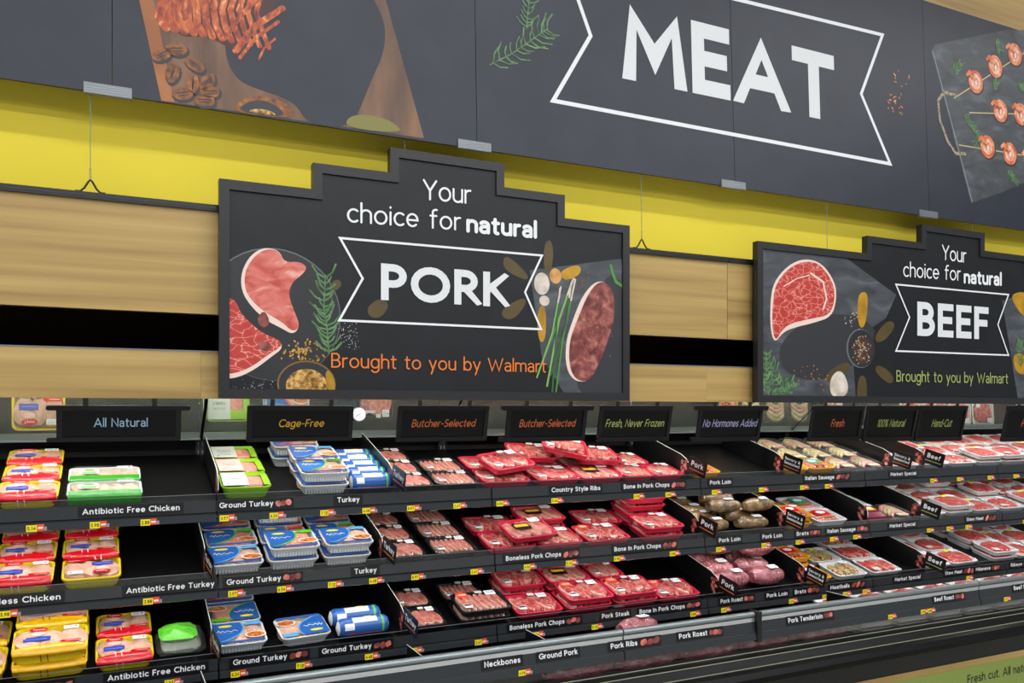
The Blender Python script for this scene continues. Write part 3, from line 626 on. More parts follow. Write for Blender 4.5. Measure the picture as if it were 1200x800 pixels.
# ---------------------------------------------------------------- PORK and BEEF boards
def framed_sign(name, Y, outline, label, fw=.034, thick=.035):
    pl = Plane(Y); t = empty(name, pl.M, label, 'sign')
    n = len(outline); inn = []
    A = sum(outline[i][0] * outline[(i + 1) % n][1] - outline[(i + 1) % n][0] * outline[i][1] for i in range(n))
    if A < 0: outline = outline[::-1]
    for i in range(n):
        a, c, d = Vector(outline[i - 1]), Vector(outline[i]), Vector(outline[(i + 1) % n]); d1 = (c - a).normalized(); d2 = (d - c).normalized()
        n1 = Vector((-d1.y, d1.x)); n2 = Vector((-d2.y, d2.x)); nn = n1 + n2; inn.append(c + nn * fw / (1 + n1.dot(n2)))
    b = MB(); o2 = [(x, y, 0) for x, y in outline]; bk = [(x, y, -thick) for x, y in outline]; i2 = [(p.x, p.y, 0) for p in inn]; i3 = [(p.x, p.y, -.010) for p in inn]
    b.rings([bk, o2, i2, i3], FRAME, False, False, False); b.build('frame', parent=t)
    b = MB(); b.flat([(p.x, p.y) for p in inn], -.009, CHAR2); b.prism([tuple(p) for p in outline], -thick, -thick + .004, FRAME)
    b.build('board', parent=t)
    # mitre joints
    b = MB()
    for i in range(n): ribbon(b, [outline[i], tuple(inn[i])], .0012, .0004, BLK)
    b.build('mitre_lines', parent=t)
    return pl, t
SY = 3.055
pl0 = Plane(SY)
L0, B0 = pl0.hit(259, 210)[0], pl0.hit(500, 468)[1]
def yy(x, y): return pl0.hit(x, y)[1]
xs = [pl0.hit(q, 200)[0] for q in (257, 367, 457.5, 591, 662, 738)]
y1_, y2_, y3_ = (yy(259, 210) + yy(738, 263.5)) / 2, (yy(367, 192) + yy(662, 227)) / 2, (yy(458, 173.5) + yy(590, 190.5)) / 2
print('PORK', xs, B0, y1_, y2_, y3_)
SP, sg = framed_sign('pork_sign', SY, [(xs[0], B0), (xs[5], B0), (xs[5], y1_), (xs[4], y1_), (xs[4], y2_), (xs[3], y2_), (xs[3], y3_), (xs[2], y3_), (xs[2], y2_), (xs[1], y2_), (xs[1], y1_), (xs[0], y1_)],
                     'big stepped black framed sign reading PORK, above the header signs')
fx0, fx1 = 261.5, 734.5
ZB = -.0085
class Sub:   # clip helper: keep print inside the frame
    pass
def sp(mb_name, fn):
    b = MB(); fn(b); return b.build(mb_name, parent=sg)
CX0 = xs[0] + .034; CX1 = xs[5] - .034; CB = B0 + .034
def clipx(pts, x0, x1, y0, y1=9):
    def cut(p, f, t):
        out = []
        for i in range(len(p)):
            a, c = p[i - 1], p[i]; fa, fc = f(a), f(c)
            if (fa >= 0) != (fc >= 0):
                k = fa / (fa - fc); out.append((a[0] + (c[0] - a[0]) * k, a[1] + (c[1] - a[1]) * k))
            if fc >= 0: out.append(c)
        return out
    for f in (lambda p: p[0] - x0, lambda p: x1 - p[0], lambda p: p[1] - y0, lambda p: y1 - p[1]): pts = cut(pts, f, 0)
    return pts
def cblob(b, pl, pts, z, m, box, it=2):
    q = clipx(smooth_poly(P(pl, pts), it), *box)
    if len(q) > 2: b.flat(q, z, m)
BX = (CX0, CX1, CB)
def cell(b, pl, cx, cy, rx, ry, z, m, box, n=28, rot=0):
    c = pl.hit(cx, cy); e = pl.hit(cx + rx, cy); f = pl.hit(cx, cy - ry)
    q = clipx(ell(c[0], c[1], e[0] - c[0], f[1] - c[1], n, rot), *box)
    if len(q) > 2: b.flat(q, z, m)
PLATEM = ramp_mat('printed dark plate', [(.3, '#222326'), (.7, '#2a2b2f')], 6, rough=.42, bump=0)
RIMG = solid('printed plate rim', '#60686c', .42)
b = MB(); cell(b, SP, 322, 368, 78, 78, ZB, RIMG, BX, 40); cell(b, SP, 322, 368.6, 77, 77, ZB + .0002, PLATEM, BX, 40); b.build('printed_plate', parent=sg)
def chop_print(pl, par, outer, inner, box, m=CHOPP, dots=()):
    b = MB(); cblob(b, pl, outer, ZB + .0008, RIMP, box); b.build('printed_fat_rim', parent=par)
    b = MB(); cblob(b, pl, inner, ZB + .0011, m, box)
    b.build('printed_meat', parent=par)
chop_print(SP, sg, [(283, 318), (294, 298), (310, 289), (328, 293), (334, 308), (352, 307), (361, 313), (354, 322), (342, 330), (337, 345), (346, 368), (352, 382), (344, 392), (330, 384), (312, 375), (294, 358), (283, 340)],
           [(287, 318), (297, 301), (311, 291), (327, 293), (334, 307), (352, 306), (361, 313), (354, 322), (343, 330), (338, 345), (347, 368), (352, 382), (344, 389), (331, 377), (313, 367), (296, 353), (287, 338)], BX, MEATP if 0 else CHOPP)
chop_print(SP, sg, [(262, 348), (276, 350), (282, 366), (296, 380), (308, 390), (328, 398), (332, 408), (318, 418), (300, 432), (280, 442), (262, 444), (250, 400)],
           [(262, 348), (276, 350), (282, 366), (296, 380), (308, 390), (328, 398), (331, 406), (316, 414), (298, 428), (278, 437), (262, 438), (250, 400)], BX, MEATP)
b = MB(); cblob(b, SP, [(301, 372), (311, 362), (318, 380), (306, 385)], ZB + .0013, STEAKD, BX); b.build('printed_meat_eye', parent=sg); b = MB(); cblob(b, SP, [(303, 398), (320, 402), (316, 412), (304, 410)], ZB + .0013, STEAKD, BX); b.build('printed_meat_eye', parent=sg)
b = MB(); sprig(b, SP, [(386, 414), (384, 385), (380, 360), (382, 322)], .055, ZB + .001, LEAF, 17, .0065, 5); b.build('printed_rosemary', parent=sg)
b = MB(); cell(b, SP, 360, 450, 34, 28, ZB + .001, solid('printed bowl rim', '#7c5a2a', .42), BX); cell(b, SP, 360, 450, 32, 26, ZB + .0012, PLATEM, BX)
cell(b, SP, 360, 452, 24, 20, ZB + .0014, SPICE, BX); b.build('printed_bowl', parent=sg)
b = MB(); cblob(b, SP, [(381, 433), (390, 436), (395, 458), (384, 460)], ZB + .0016, YPET, BX); b.build('printed_spoon', parent=sg)
def scatter(mb, pl, n, x0, x1, y0, y1, mats, z, r=.0035, seed=1, box=None):
    rr = random.Random(seed)
    for k in range(n):
        c = pl.hit(x0 + (x1 - x0) * (rr.random() + rr.random()) / 2, y0 + (y1 - y0) * (rr.random() + rr.random()) / 2)
        if box and not (box[0] < c[0] < box[1] and c[1] > box[2]): continue
        mb.flat(ell(c[0], c[1], r * (.5 + rr.random()), r * (.4 + .6 * rr.random()), 6, rr.random() * 3), z + 2e-5 * (k % 9), mats[k % len(mats)])
b = MB(); scatter(b, SP, 70, 328, 385, 395, 425, [SPICE, YPET], ZB + .001, .005, 3, BX); b.build('printed_spice', parent=sg, kind='stuff')
b = MB(); scatter(b, SP, 70, 392, 424, 374, 414, [INK, P_GRY], ZB + .001, .0018, 4, BX); scatter(b, SP, 50, 270, 330, 442, 462, [P_GRY, INK], ZB + .001, .0016, 5, BX); b.build('printed_salt', parent=sg, kind='stuff')
b = MB(); b.flat(clipx(P(SP, [(622, 316), (735, 302), (738, 470), (668, 470), (636, 418)]), *BX), ZB, SLATE); b.build('printed_slate', parent=sg)
b = MB(); cblob(b, SP, [(700, 330), (732, 316), (738, 470), (690, 470), (672, 445), (700, 440)], ZB + .0002, SHADB, BX); b.build('printed_shadow', parent=sg)
for pts, m, nm in (([(640, 283), (647, 280), (650, 296), (647, 318), (639, 318), (638, 298)], YPETD, 'printed_petal'), ([(590, 303), (597, 299), (621, 322), (618, 329), (592, 316)], YPETD, 'printed_petal'),
                   ([(588, 362), (615, 347), (619, 354), (604, 374), (590, 373)], YPETD, 'printed_petal'), ([(655, 318), (680, 308), (683, 320), (664, 330)], YPET, 'printed_petal'),
                   ([(633, 358), (641, 358), (641, 398), (633, 402), (630, 375)], YPET, 'printed_petal'), ([(388, 330), (398, 326), (402, 334), (392, 342)], YPETD, 'printed_petal'), ([(430, 360), (446, 348), (458, 356), (448, 372), (434, 372)], YPETD, 'printed_petal')):
    b = MB(); cblob(b, SP, pts, ZB + .0004, m, BX); b.build(nm, parent=sg)
for cx, cy, rx, ry, m, nm in ((636, 332, 9, 13, GARL, 'printed_garlic'), (639, 352, 6, 6, GARL, 'printed_garlic'), (652, 323, 7, 9, ramp_mat('printed onion', [(.4, '#b07a3a'), (.6, '#d8a05c')], 20, rough=.45, bump=0), 'printed_onion')):
    b = MB(); cell(b, SP, cx, cy, rx, ry, ZB + .0012, m, BX); b.build(nm, parent=sg)
SCAL = [solid('printed scallion green', '#4c8a3a', .45), solid('printed scallion light', '#7fae5c', .45), solid('printed scallion dark', '#2f6430', .45)]
for k, (a, c, d) in enumerate((((673, 326), (661, 360), (632, 436)), ((671, 330), (656, 375), (642, 452)), ((657, 338), (654, 370), (648, 462)), ((675, 327), (660, 400), (652, 462)), ((658, 336), (648, 390), (630, 442)), ((670, 332), (664, 380), (646, 440)))):
    b = MB(); pxribbon(b, SP, [a, c, d], .009 - .0005 * k, ZB + .0014 + .0002 * k, SCAL[k % 3]); pxribbon(b, SP, [a, ((a[0] * 2 + c[0]) / 3, (a[1] * 2 + c[1]) / 3)], .008, ZB + .0026 + .0001 * k, GARL); b.build('printed_scallion', parent=sg)
chop_print(SP, sg, [(672, 375), (684, 345), (700, 328), (715, 332), (722, 350), (720, 380), (708, 415), (694, 445), (676, 448), (664, 432), (664, 400)],
           [(677, 376), (689, 346), (702, 329), (715, 332), (722, 350), (720, 380), (708, 415), (694, 445), (678, 447), (668, 431), (668, 400)], BX, STEAKD)
b = MB(); scatter(b, SP, 80, 672, 720, 345, 425, [YPET, ORG2, SPICE], ZB + .0014, .0025, 9, BX); b.build('printed_spice', parent=sg, kind='stuff')
b = MB(); pxribbon(b, SP, [(717, 311), (719, 320), (723, 330), (729, 334)], .014, ZB + .0014, SCAL[0]); b.build('printed_chilli', parent=sg)
b = MB(); scatter(b, SP, 40, 662, 700, 318, 345, [STEAKD, ORG2], ZB + .001, .0022, 19, BX); b.build('printed_peppercorns', parent=sg, kind='stuff')
ZT = ZB + .003
b = MB(); pxribbon(b, SP, [(399, 278.5), (636, 299), (616, 342), (635, 385.5), (398, 375), (425.5, 326)], .0085, ZT, INK, True); b.build('ribbon_outline', parent=sg)
pxletters(sg, SP, 'PORK', 447, 595, 351, 361, 43, INKW, .205, ZT, .12, True)
pxletters(sg, SP, 'Your', 496, 553, 233.5, 239, 24.5, INK, .10, ZT, .07)
pxletters(sg, SP, 'choice for', 407, 541, 260, 270, 24, INK, .10, ZT, .09)
pxletters(sg, SP, 'natural', 547, 630, 272, 279.5, 22, INK, .19, ZT, .05)
pxletters(sg, SP, 'Brought to you by Walmart', 388.5, 641, 430.5, 436.5, 17.5, ORANGE, .105, ZT, .09)

# BEEF
bl = Plane(SY); bxs = [bl.hit(q, 280)[0] for q in (888, 1016.5, 1080.5, 1154)]
mid = (bxs[2] + bxs[3]) / 2; bxs += [2 * mid - bxs[1], 2 * mid - bxs[0]]
bB = bl.hit(1000, 472)[1]; by1 = bl.hit(888, 282)[1]; by2 = bl.hit(1016.6, 276)[1]; by3 = bl.hit(1080.7, 262.5)[1]
print('BEEF', bxs, bB, by1, by2, by3)
BP, bg = framed_sign('beef_sign', SY, [(bxs[0], bB), (bxs[5], bB), (bxs[5], by1), (bxs[4], by1), (bxs[4], by2), (bxs[3], by2), (bxs[3], by3), (bxs[2], by3), (bxs[2], by2), (bxs[1], by2), (bxs[1], by1), (bxs[0], by1)],
                     'big stepped black framed sign reading BEEF at the right')
BXB = (bxs[0] + .034, bxs[5] - .034, bB + .034, by1 - .034)
b = MB(); b.flat(clipx(P(BP, [(890, 270), (985, 296), (1052, 345), (1040, 372), (1000, 400), (1005, 475), (880, 475)]), *BXB), ZB, SLATE); b.build('printed_slate', parent=bg)
b = MB(); cblob(b, BP, [(915, 400), (950, 372), (985, 366), (1020, 375), (1030, 395), (1000, 430), (970, 445), (940, 445), (915, 430)], ZB + .0002, SHADB, BXB); b.build('printed_shadow', parent=bg)
chop_print(BP, bg, [(904, 352), (908, 330), (925, 310), (945, 302), (965, 308), (980, 330), (982, 350), (976, 371), (955, 378), (930, 384), (918, 390), (909, 402), (904, 385)],
           [(907, 351), (911, 331), (926, 313), (946, 305), (963, 309), (978, 331), (980, 350), (974, 369), (952, 373), (926, 379), (917, 388), (910, 400), (906, 383)], BXB, MEATP)
b = MB(); pxribbon(b, BP, [(952, 320), (966, 330), (970, 350), (966, 362)], .010, ZB + .0013, RIMP); pxribbon(b, BP, [(920, 335), (935, 326), (950, 322)], .005, ZB + .0013, RIMP); b.build('printed_marbling', parent=bg)
for pts, m in (([(1006, 345), (1017, 340), (1019, 356), (1015, 384), (1007, 383)], YPET), ([(1027, 392), (1042, 374), (1052, 380), (1040, 398), (1028, 402)], YPETD), ([(968, 438), (992, 422), (1000, 430), (985, 445), (970, 450)], YPETD), ([(1007, 440), (1017, 440), (1018, 475), (1005, 475)], YPETD), ([(1030, 425), (1050, 440), (1046, 452), (1026, 436)], YPETD)):
    b = MB(); cblob(b, BP, pts, ZB + .0004, m, BXB); b.build('printed_petal', parent=bg)
b = MB(); cell(b, BP, 1010, 408, 16.5, 23, ZB + .0010, RIMG, BXB); cell(b, BP, 1011, 408, 15.5, 22, ZB + .0012, PLATEM, BXB); cell(b, BP, 1012, 410, 11, 17, ZB + .0014, solid('printed bowl inside', '#3a2c22', .45), BXB); b.build('printed_bowl', parent=bg)
b = MB(); scatter(b, BP, 120, 1000, 1024, 392, 428, [SPICE, GARL, STEAKD], ZB + .0016, .0042, 30, BXB); scatter(b, BP, 24, 990, 1010, 360, 386, [SPICE, GARL], ZB + .0016, .004, 31, BXB); scatter(b, BP, 26, 930, 980, 425, 460, [SPICE, ORG2], ZB + .0016, .004, 32, BXB); b.build('printed_peppercorns', parent=bg, kind='stuff')
b = MB(); cblob(b, BP, [(974, 460), (974, 444), (982, 434), (990, 436), (996, 452), (993, 464), (980, 466)], ZB + .0012, GARL, BXB); b.build('printed_garlic', parent=bg)
for i, st in enumerate([[(902, 462), (899, 440), (899, 412)], [(925, 464), (912, 445), (904, 425)], [(905, 464), (920, 458), (932, 448)]]):
    b = MB(); sprig(b, BP, st, .05, ZB + .0012, LEAF, 9, .008, 40 + i); b.build('printed_rosemary', parent=bg)
b = MB(); b.flat(clipx(P(BP, [(1176, 352), (1230, 335), (1240, 476), (1196, 476)]), *BXB), ZB, SLATE); b.build('printed_slate', parent=bg)
for pts in ([(1185, 346), (1198, 341), (1210, 345), (1206, 372), (1196, 366)], [(1188, 418), (1196, 412), (1206, 420), (1204, 440), (1192, 436)]):
    b = MB(); cblob(b, BP, pts, ZB + .0004, YPET, BXB); b.build('printed_petal', parent=bg)
b = MB(); sprig(b, BP, [(1198, 430), (1196, 410), (1197, 398)], .04, ZB + .0012, LEAF, 8, .007, 50); b.build('printed_herb', parent=bg)
chop_print(BP, bg, [(1206, 380), (1225, 350), (1250, 360), (1255, 420), (1230, 450), (1212, 430)], [(1210, 380), (1226, 355), (1246, 364), (1250, 418), (1230, 444), (1216, 428)], BXB, MEATP)
b = MB(); pxribbon(b, BP, [(1051, 333), (1183, 345), (1170.5, 380), (1183, 416), (1051, 411), (1067, 371.5)], .0085, ZT, INK, True); b.build('ribbon_outline', parent=bg)
pxletters(bg, BP, 'BEEF', 1076, 1159.5, 393, 397, 40, INKW, .205, ZT, .12, True)
pxletters(bg, BP, 'Your', 1105, 1133.5, 304, 308, 18, INK, .10, ZT, .07)
pxletters(bg, BP, 'choice for', 1059.5, 1127, 324, 329, 18, INK, .10, ZT, .09)
pxletters(bg, BP, 'natural', 1130.5, 1175, 332, 335, 16.5, INK, .19, ZT, .05)
pxletters(bg, BP, 'Brought to you by Walmart', 1051.5, 1182.5, 447, 449.5, 13.5, LIME, .11, ZT, .09)

# ---------------------------------------------------------------- header signs hanging under the fascia
HY = 3.20; HZ = 1.6 - .115
HP = Plane(HY, HZ, 12)
HS = [('All Natural', 66, 212, PALEB, 110, 173, 'blue', 1), ('Cage-Free', 289, 413, GOLD, 326, 379, 'gold', 0), ('Butcher-Selected', 465, 571, ORG2, 482, 556, 'orange', 0),
      ('Butcher-Selected', 593, 686, ORG2, 608, 673, 'orange', 1), ('Fresh, Never Frozen', 701, 785, LIME, 709, 777, 'olive', 0), ('No Hormones Added', 817, 891, LILAC, 823, 886, 'lilac', 1),
      ('Fresh', 949, 1009, ORG2, 973, 988, 'orange', 0), ('100% Natural', 1013, 1072, LIME, 1027, 1059, 'olive', 0), ('Hand-Cut', 1074, 1129, LIME, 1091, 1114, 'olive', 0), ('Fresh', 1176, 1232, ORG2, 1196, 1211, 'orange', 0)]
EXTRA = {'Butcher-Selected': ['left one, right of the dial', 'right one, left of Fresh Never Frozen'], 'Fresh': ['left of 100% Natural', 'at the far right edge']}
cnt = {}
for s, p0, p1, col, t0, t1, cn, tabs in HS:
    a = HP.hit(p0, 500); c = HP.hit(p1, 500); w0, w1 = a[0], c[0]
    lo = HP.hit((p0 + p1) / 2, 516.5)[1]; hi = HP.hit((p0 + p1) / 2, 475)[1]
    i = cnt.get(s, 0); cnt[s] = i + 1
    lb = 'small black header sign reading %s in %s' % (s, cn) + (', ' + EXTRA[s][i] if s in EXTRA else '')
    cx = (w0 + w1) / 2; t = empty('header_sign', HP.M @ Matrix.Translation((cx, lo, 0)), lb, 'sign')
    W = (w1 - w0) / 2; Hh = hi - lo
    b = MB(); e = .03 * tabs
    b.prism(rrect(2 * W + e, Hh * .12, .006, 3, -e / 2 if tabs else 0, Hh * .06), -.006, .006, SIGNF)
    b.prism(rrect(2 * W + 2 * e, Hh * .13, .006, 3, 0, Hh * .935), -.006, .006, SIGNF)
    b.box(-W, -W + .018, .04 * Hh, .96 * Hh, -.006, .004, SIGNF); b.box(W - .018, W, .04 * Hh, .96 * Hh, -.006, .004, SIGNF)
    b.build('frame', parent=t)
    b = MB(); b.box(-W + .016, W - .016, Hh * .1, Hh * .9, -.004, 0, mat('black sign card', '#040507', .35, .2)); b.build('card', parent=t)
    a = HP.hit(t0, 500); c = HP.hit(t1, 500); h_ = HP.hit((t0 + t1) / 2, 500)[1]; h1 = HP.hit((t0 + t1) / 2, 489.5 if s == 'All Natural' else 491)[1]
    b = MB(); text(b, s, a[0] - cx, h_ - lo, (h1 - h_), col, .12, c[0] - a[0], .0012, 0, .10, slant=.0 if tabs and s[0] == 'A' else .18); b.build('lettering', parent=t)
    for q in (-W * .55, W * .55):
        b = MB(); b.box(q - .008, q + .008, Hh, Hh + .03, -.004, .004, BLK); b.build('hanger', parent=t)
# dial thermometer between Cage-Free and Butcher-Selected
TP = Plane(3.182); c = TP.hit(421, 485.5); t = empty('thermometer', TP.M @ Matrix.Translation((c[0], c[1], 0)), 'small round white dial thermometer right of the Cage-Free header sign', 'thermometer')
b = MB(); b.prism(ell(0, 0, .0275, .0275, 24), -.012, 0, CLIP); b.build('bezel', parent=t)
b = MB(); b.flat(ell(0, 0, .0245, .0245, 24), .0008, P_WHT)
for k in range(10):
    q = R(k * 30 - 60); ribbon(b, [(.018 * math.cos(q), .018 * math.sin(q)), (.022 * math.cos(q), .022 * math.sin(q))], .0012, .0012, BLK)
b.build('dial', parent=t)
b = MB(); ribbon(b, [(-.012, -.007), (.013, .008)], .002, .0016, BLK); b.build('needle', parent=t)
b = MB(); b.box(.02, .07, .006, .016, -.02, -.012, CLIP); b.box(-.006, .006, .02, .108, -.02, -.014, BLK); b.build('clip', parent=t)
# ================================================================ packages
rnd = random.Random(7)
def tray_mb(W, D, H, m, r=.022, fl=.012):
    b = MB(); L = lambda w_, d_, z: [(x, y, z) for x, y in rrect(w_, d_, r, 3)]
    b.rings([L(W - 2 * fl, D - 2 * fl, 0), L(W - .004, D - .004, H - .004), L(W, D, H - .003), L(W, D, H), L(W - .014, D - .014, H), L(W - .03, D - .03, .005)], m, True, True, True); return b
def film_mb(W, D, H, dome, m=None, seed=0):
    rr = random.Random(seed); b = MB()
    L = lambda w_, d_, z, j=0: [(x, y, z + j * (rr.random() - .5)) for x, y in rrect(w_, d_, .022, 3)]
    b.rings([L(W - .010, D - .010, H * .45), L(W + .002, D + .002, H - .003), L(W + .001, D + .001, H + .0015), L(W * .93, D * .92, H + .0015 + dome * .55, .002), L(W * .78, D * .76, H + .0015 + dome, .001), L(W * .3, D * .3, H + .0015 + dome)], m or FILM, False, True, True); return b
def slab(mb, pts, z0, z1, m, rim, tx=0.0, ty=0.0, inset=.86, dome=.6):
    cx = sum(p[0] for p in pts) / len(pts); cy = sum(p[1] for p in pts) / len(pts)
    f = lambda k, z: [(cx + (x - cx) * k, cy + (y - cy) * k, z + (cx + (x - cx) * k - cx) * tx + (cy + (y - cy) * k - cy) * ty) for x, y in pts]
    h = z1 - z0
    mb.rings([f(.93, z0), f(1, z0 + h * .5), f(.97, z0 + h * dome + h * .25), f(inset, z1)], rim, True, False); 
    mb.rings([f(inset, z1), f(inset * .5, z1 + h * .10)], m, False, True)
def sticker(par, x, y, w_, h_, z, m=None, name='price_label', lines=True, rot=0):
    b = MB(); b.prism(rrect(w_, h_, .002, 2), 0, .0006, m or P_WHT)
    if lines:
        for k in range(3): b.box(-w_ * .4, w_ * (.1 + .25 * (k % 2)), h_ * (.22 - .24 * k), h_ * (.22 - .24 * k) + h_ * .07, .0006, .0009, P_GRY)
        b.prism(ell(w_ * .3, h_ * .05, w_ * .09, w_ * .09, 8), .0006, .0010, P_RED if lines == 'red' else BLK)
    b.v = [(x + math.cos(rot) * a - math.sin(rot) * c, y + math.sin(rot) * a + math.cos(rot) * c, z + d) for a, c, d in b.v]
    return b.build(name, parent=par)
def decal(par, name, shapes, z):
    b = MB()
    for k, (pts, m) in enumerate(shapes): b.prism(pts, z, z + .0004 + .0002 * k, m)
    return b.build(name, parent=par)
def rect(x0, x1, y0, y1): return [(x0, y0), (x1, y0), (x1, y1), (x0, y1)]
def sq(p, cx, cy):      # push a round outline towards a rounded rectangle
    out = []
    for x, y in p:
        t = math.atan2(y - cy, x - cx); k = 1 + .13 * abs(math.sin(2 * t)) ** 2; out.append((cx + (x - cx) * k, cy + (y - cy) * k))
    return out
def contents(par, kind, W, D, H, dome, seed):
    rr = random.Random(seed); w_, d_ = W - .030, D - .030; zt = H + dome - .0025
    if kind == 'chicken':
        for k, cx in enumerate((-.33, 0.02, .34)):
            b = MB(); slab(b, wob(cx * w_, (rr.random() - .5) * .01, w_ * .235, d_ * .46, 14, .07, rr, (rr.random() - .5) * .5), .006, zt, CHICK, CHICK, .1 * (rr.random() - .5), .1 * (rr.random() - .5), .7); b.build('chicken_piece', parent=par)
    elif kind == 'wings':
        for k in range(5):
            b = MB(); slab(b, wob((-.40 + .2 * k) * w_, (rr.random() - .5) * .014, w_ * .12, d_ * .36, 12, .12, rr, .3), .006, zt, CHICK, CHICK, 0, 0, .65); b.build('chicken_piece', parent=par)
    elif kind == 'chops':
        n = 4
        for k in range(n):
            cx = (-.36 + .72 * k / (n - 1)) * w_
            b = MB(); slab(b, wob(cx, 0, w_ * .19, d_ * .48, 16, .10, rr, (rr.random() - .5) * .5), .006 + .001 * k, zt - .002, PORKM, FAT, -.12, 0, .91); b.build('pork_chop', parent=par)
    elif kind == 'slices':
        n = 7
        for k in range(n):
            cx = (-.41 + .82 * k / (n - 1)) * w_
            b = MB(); slab(b, wob(cx, 0, w_ * .095, d_ * .47, 14, .06, rr, .12), .006 + .0004 * k, zt - .001, PORKM, FAT, -.35, 0, .86); b.build('pork_slice', parent=par)
    elif kind == 'ribs':
        n = 5
        for k in range(n):
            cx = (-.39 + .78 * k / (n - 1)) * w_
            b = MB(); slab(b, wob(cx, (rr.random() - .5) * .012, w_ * .15, d_ * .46, 16, .14, rr, (rr.random() - .5) * .6), .006, zt - .001 * (k % 2), PORKD, FAT if k % 3 == 0 else PORKD, .2 * (rr.random() - .5), .1 * (rr.random() - .5), .78); b.build('rib_piece', parent=par)
    elif kind == 'steak':
        n = 1 + seed % 2
        for k in range(n):
            cx = 0 if n == 1 else (-.24 + .48 * k) * w_
            b = MB(); slab(b, sq(wob(cx, 0, w_ * (.50 if n == 1 else .262), d_ * .50, 20, .06, rr, (rr.random() - .5) * .15), cx, 0), .006, zt - .001, MEATRED, FAT if (k + seed) % 3 == 0 else MEATRED, 0, 0, .90); b.build('steak', parent=par)
    elif kind == 'strips':
        for k in range(6):
            b = MB(); cx = (-.38 + .76 * k / 5) * w_
            slab(b, wob(cx, (rr.random() - .5) * .01, w_ * .095, d_ * .46, 12, .10, rr, .25), .006, zt, MEATRED, FAT if k % 2 else MEATRED, .3 * (rr.random() - .5), 0, .78); b.build('beef_strip', parent=par)
    elif kind == 'ground':
        b = MB(); slab(b, rrect(w_ * .92, d_ * .9, .02, 3), .006, zt, SALMON, SALMON, 0, 0, .9); b.build('ground_meat', parent=par)
    elif kind == 'mince':
        for k in range(3):
            b = MB(); slab(b, rrect(w_ * .27, d_ * .88, .014, 3, (-.32 + .32 * k) * w_, 0), .006, zt, MINCE, MINCE, 0, 0, .85); b.build('meat_patty', parent=par)
    elif kind == 'sausages':
        for k in range(5):
            b = MB(); y = (-.36 + .18 * k) * d_
            b.tube([(-.40 * w_, y - .004, .016), (-.37 * w_, y, H * .6), (-.15 * w_, y + .006, H * .68), (.15 * w_, y + .006, H * .68), (.37 * w_, y, H * .6), (.40 * w_, y - .004, .016)], [.004, .010, .012, .012, .010, .004], SAUSP, 7); b.build('sausage', parent=par)
    elif kind == 'kebab':
        for k in range(3):
            b = MB(); slab(b, wob((-.3 + .3 * k) * w_, 0, w_ * .14, d_ * .42, 12, .06, rr), .006, zt, KEB, KEB, 0, 0, .75); b.build('kebab', parent=par)
    elif kind == 'balls':
        for i in range(4):
            for j in range(2):
                b = MB(); c = ((-.36 + .24 * i) * w_, (-.22 + .44 * j) * d_); r = .019
                b.rings([[(c[0] + r * math.sin(a) * math.cos(t), c[1] + r * math.sin(a) * math.sin(t), .006 + r * (1 - math.cos(a)) * .8) for t in (2 * math.pi * q / 9 for q in range(9))] for a in (.3, 1.0, 1.6, 2.2, 2.8)], MINCE); b.build('meatball', parent=par)
DIM = {}
def k_yellow(r, s, amber=False):      # chicken tray with wrap-around printed band
    W, D, H = (.215, .165, .042) if amber else (.176, .158, .038); dm = .009; DIM['a' if amber else 'y'] = (W, D, H)
    tray_mb(W, D, H, T_YEL).build('tray', parent=r); contents(r, 'chicken', W, D, H, dm, s); film_mb(W, D, H, dm, seed=s).build('film', parent=r)
    z = H + dm + .0016; bc = P_YEL if amber else P_RED
    b = MB(); y0 = -D / 2 - .0015
    prof = [(-D * .27, z + .0006), (-D * .38, z), (-D * .45, H + .005), (y0 - .0012, H), (y0 - .001, H - .005), (y0 + .010, H * .45), (y0 + .014, H * .28)]
    xs_ = W / 2 - .004
    def row(x, c):     # the printed band narrows and tucks in towards both ends
        return [(x, p[0] - (c * .020 if i == 0 else c * .012 if i == 1 else 0) + (c * .004 if i > 3 else 0), p[1] - (c * .0015 if i < 2 else 0)) for i, p in enumerate(prof)]
    b.rings([row(-xs_, 1.0), row(-xs_ * .72, .45), row(-xs_ * .3, .05), row(xs_ * .3, .05), row(xs_ * .72, .45), row(xs_, 1.0)], bc, False, False, True, open_=True)
    b.build('printed_band', parent=r)
    b = MB(); 
    for x in (-.030, -.012): b.add([(x, -D * .24, z + .0012), (x + .0025, -D * .24, z + .0012), (x + .0045, -D * .40, z + .0012), (x + .002, -D * .40, z + .0012)], [(0, 3, 2, 1)], P_WHT if not amber else P_DKRED)
    for x in (-.027, -.008): b.add([(x, y0 - .0022, H - .004), (x + .0025, y0 - .0022, H - .004), (x + .0045, y0 + .005, H * .2), (x + .002, y0 + .005, H * .2)], [(0, 3, 2, 1)], P_WHT if not amber else P_DKRED)
    b.build('band_stripes', parent=r, kind='stuff')
    decal(r, 'nutrition_pill', [(rrect(.062, .014, .007, 3, W * .27, -D * .24), P_RED), (rect(W * .2, W * .4, -D * .25, -D * .235), P_PNK)] , z + .0008)
    b = MB(); b.prism(ell(-W * .17, D * .30, .027, .0125, 16), z, z + .0005, P_RED); b.prism(ell(-W * .17, D * .14, .020, .013, 14), z - .0005, z + .0003, P_PNK)
    text(b, 'Tyson', -W * .17, D * .265, .0105, P_WHT, .16, .034, z + .0008, align='c'); b.build('brand_mark', parent=r)
    decal(r, 'product_panel', [(rect(-W * .36, -W * .0, -D * .14, D * .02), P_VIO), (rect(-W * .33, -W * .04, -D * .08, -D * .06), P_LBLUE)], z)
    sticker(r, W * .27, D * .30, .044, .022, z, lines='red')
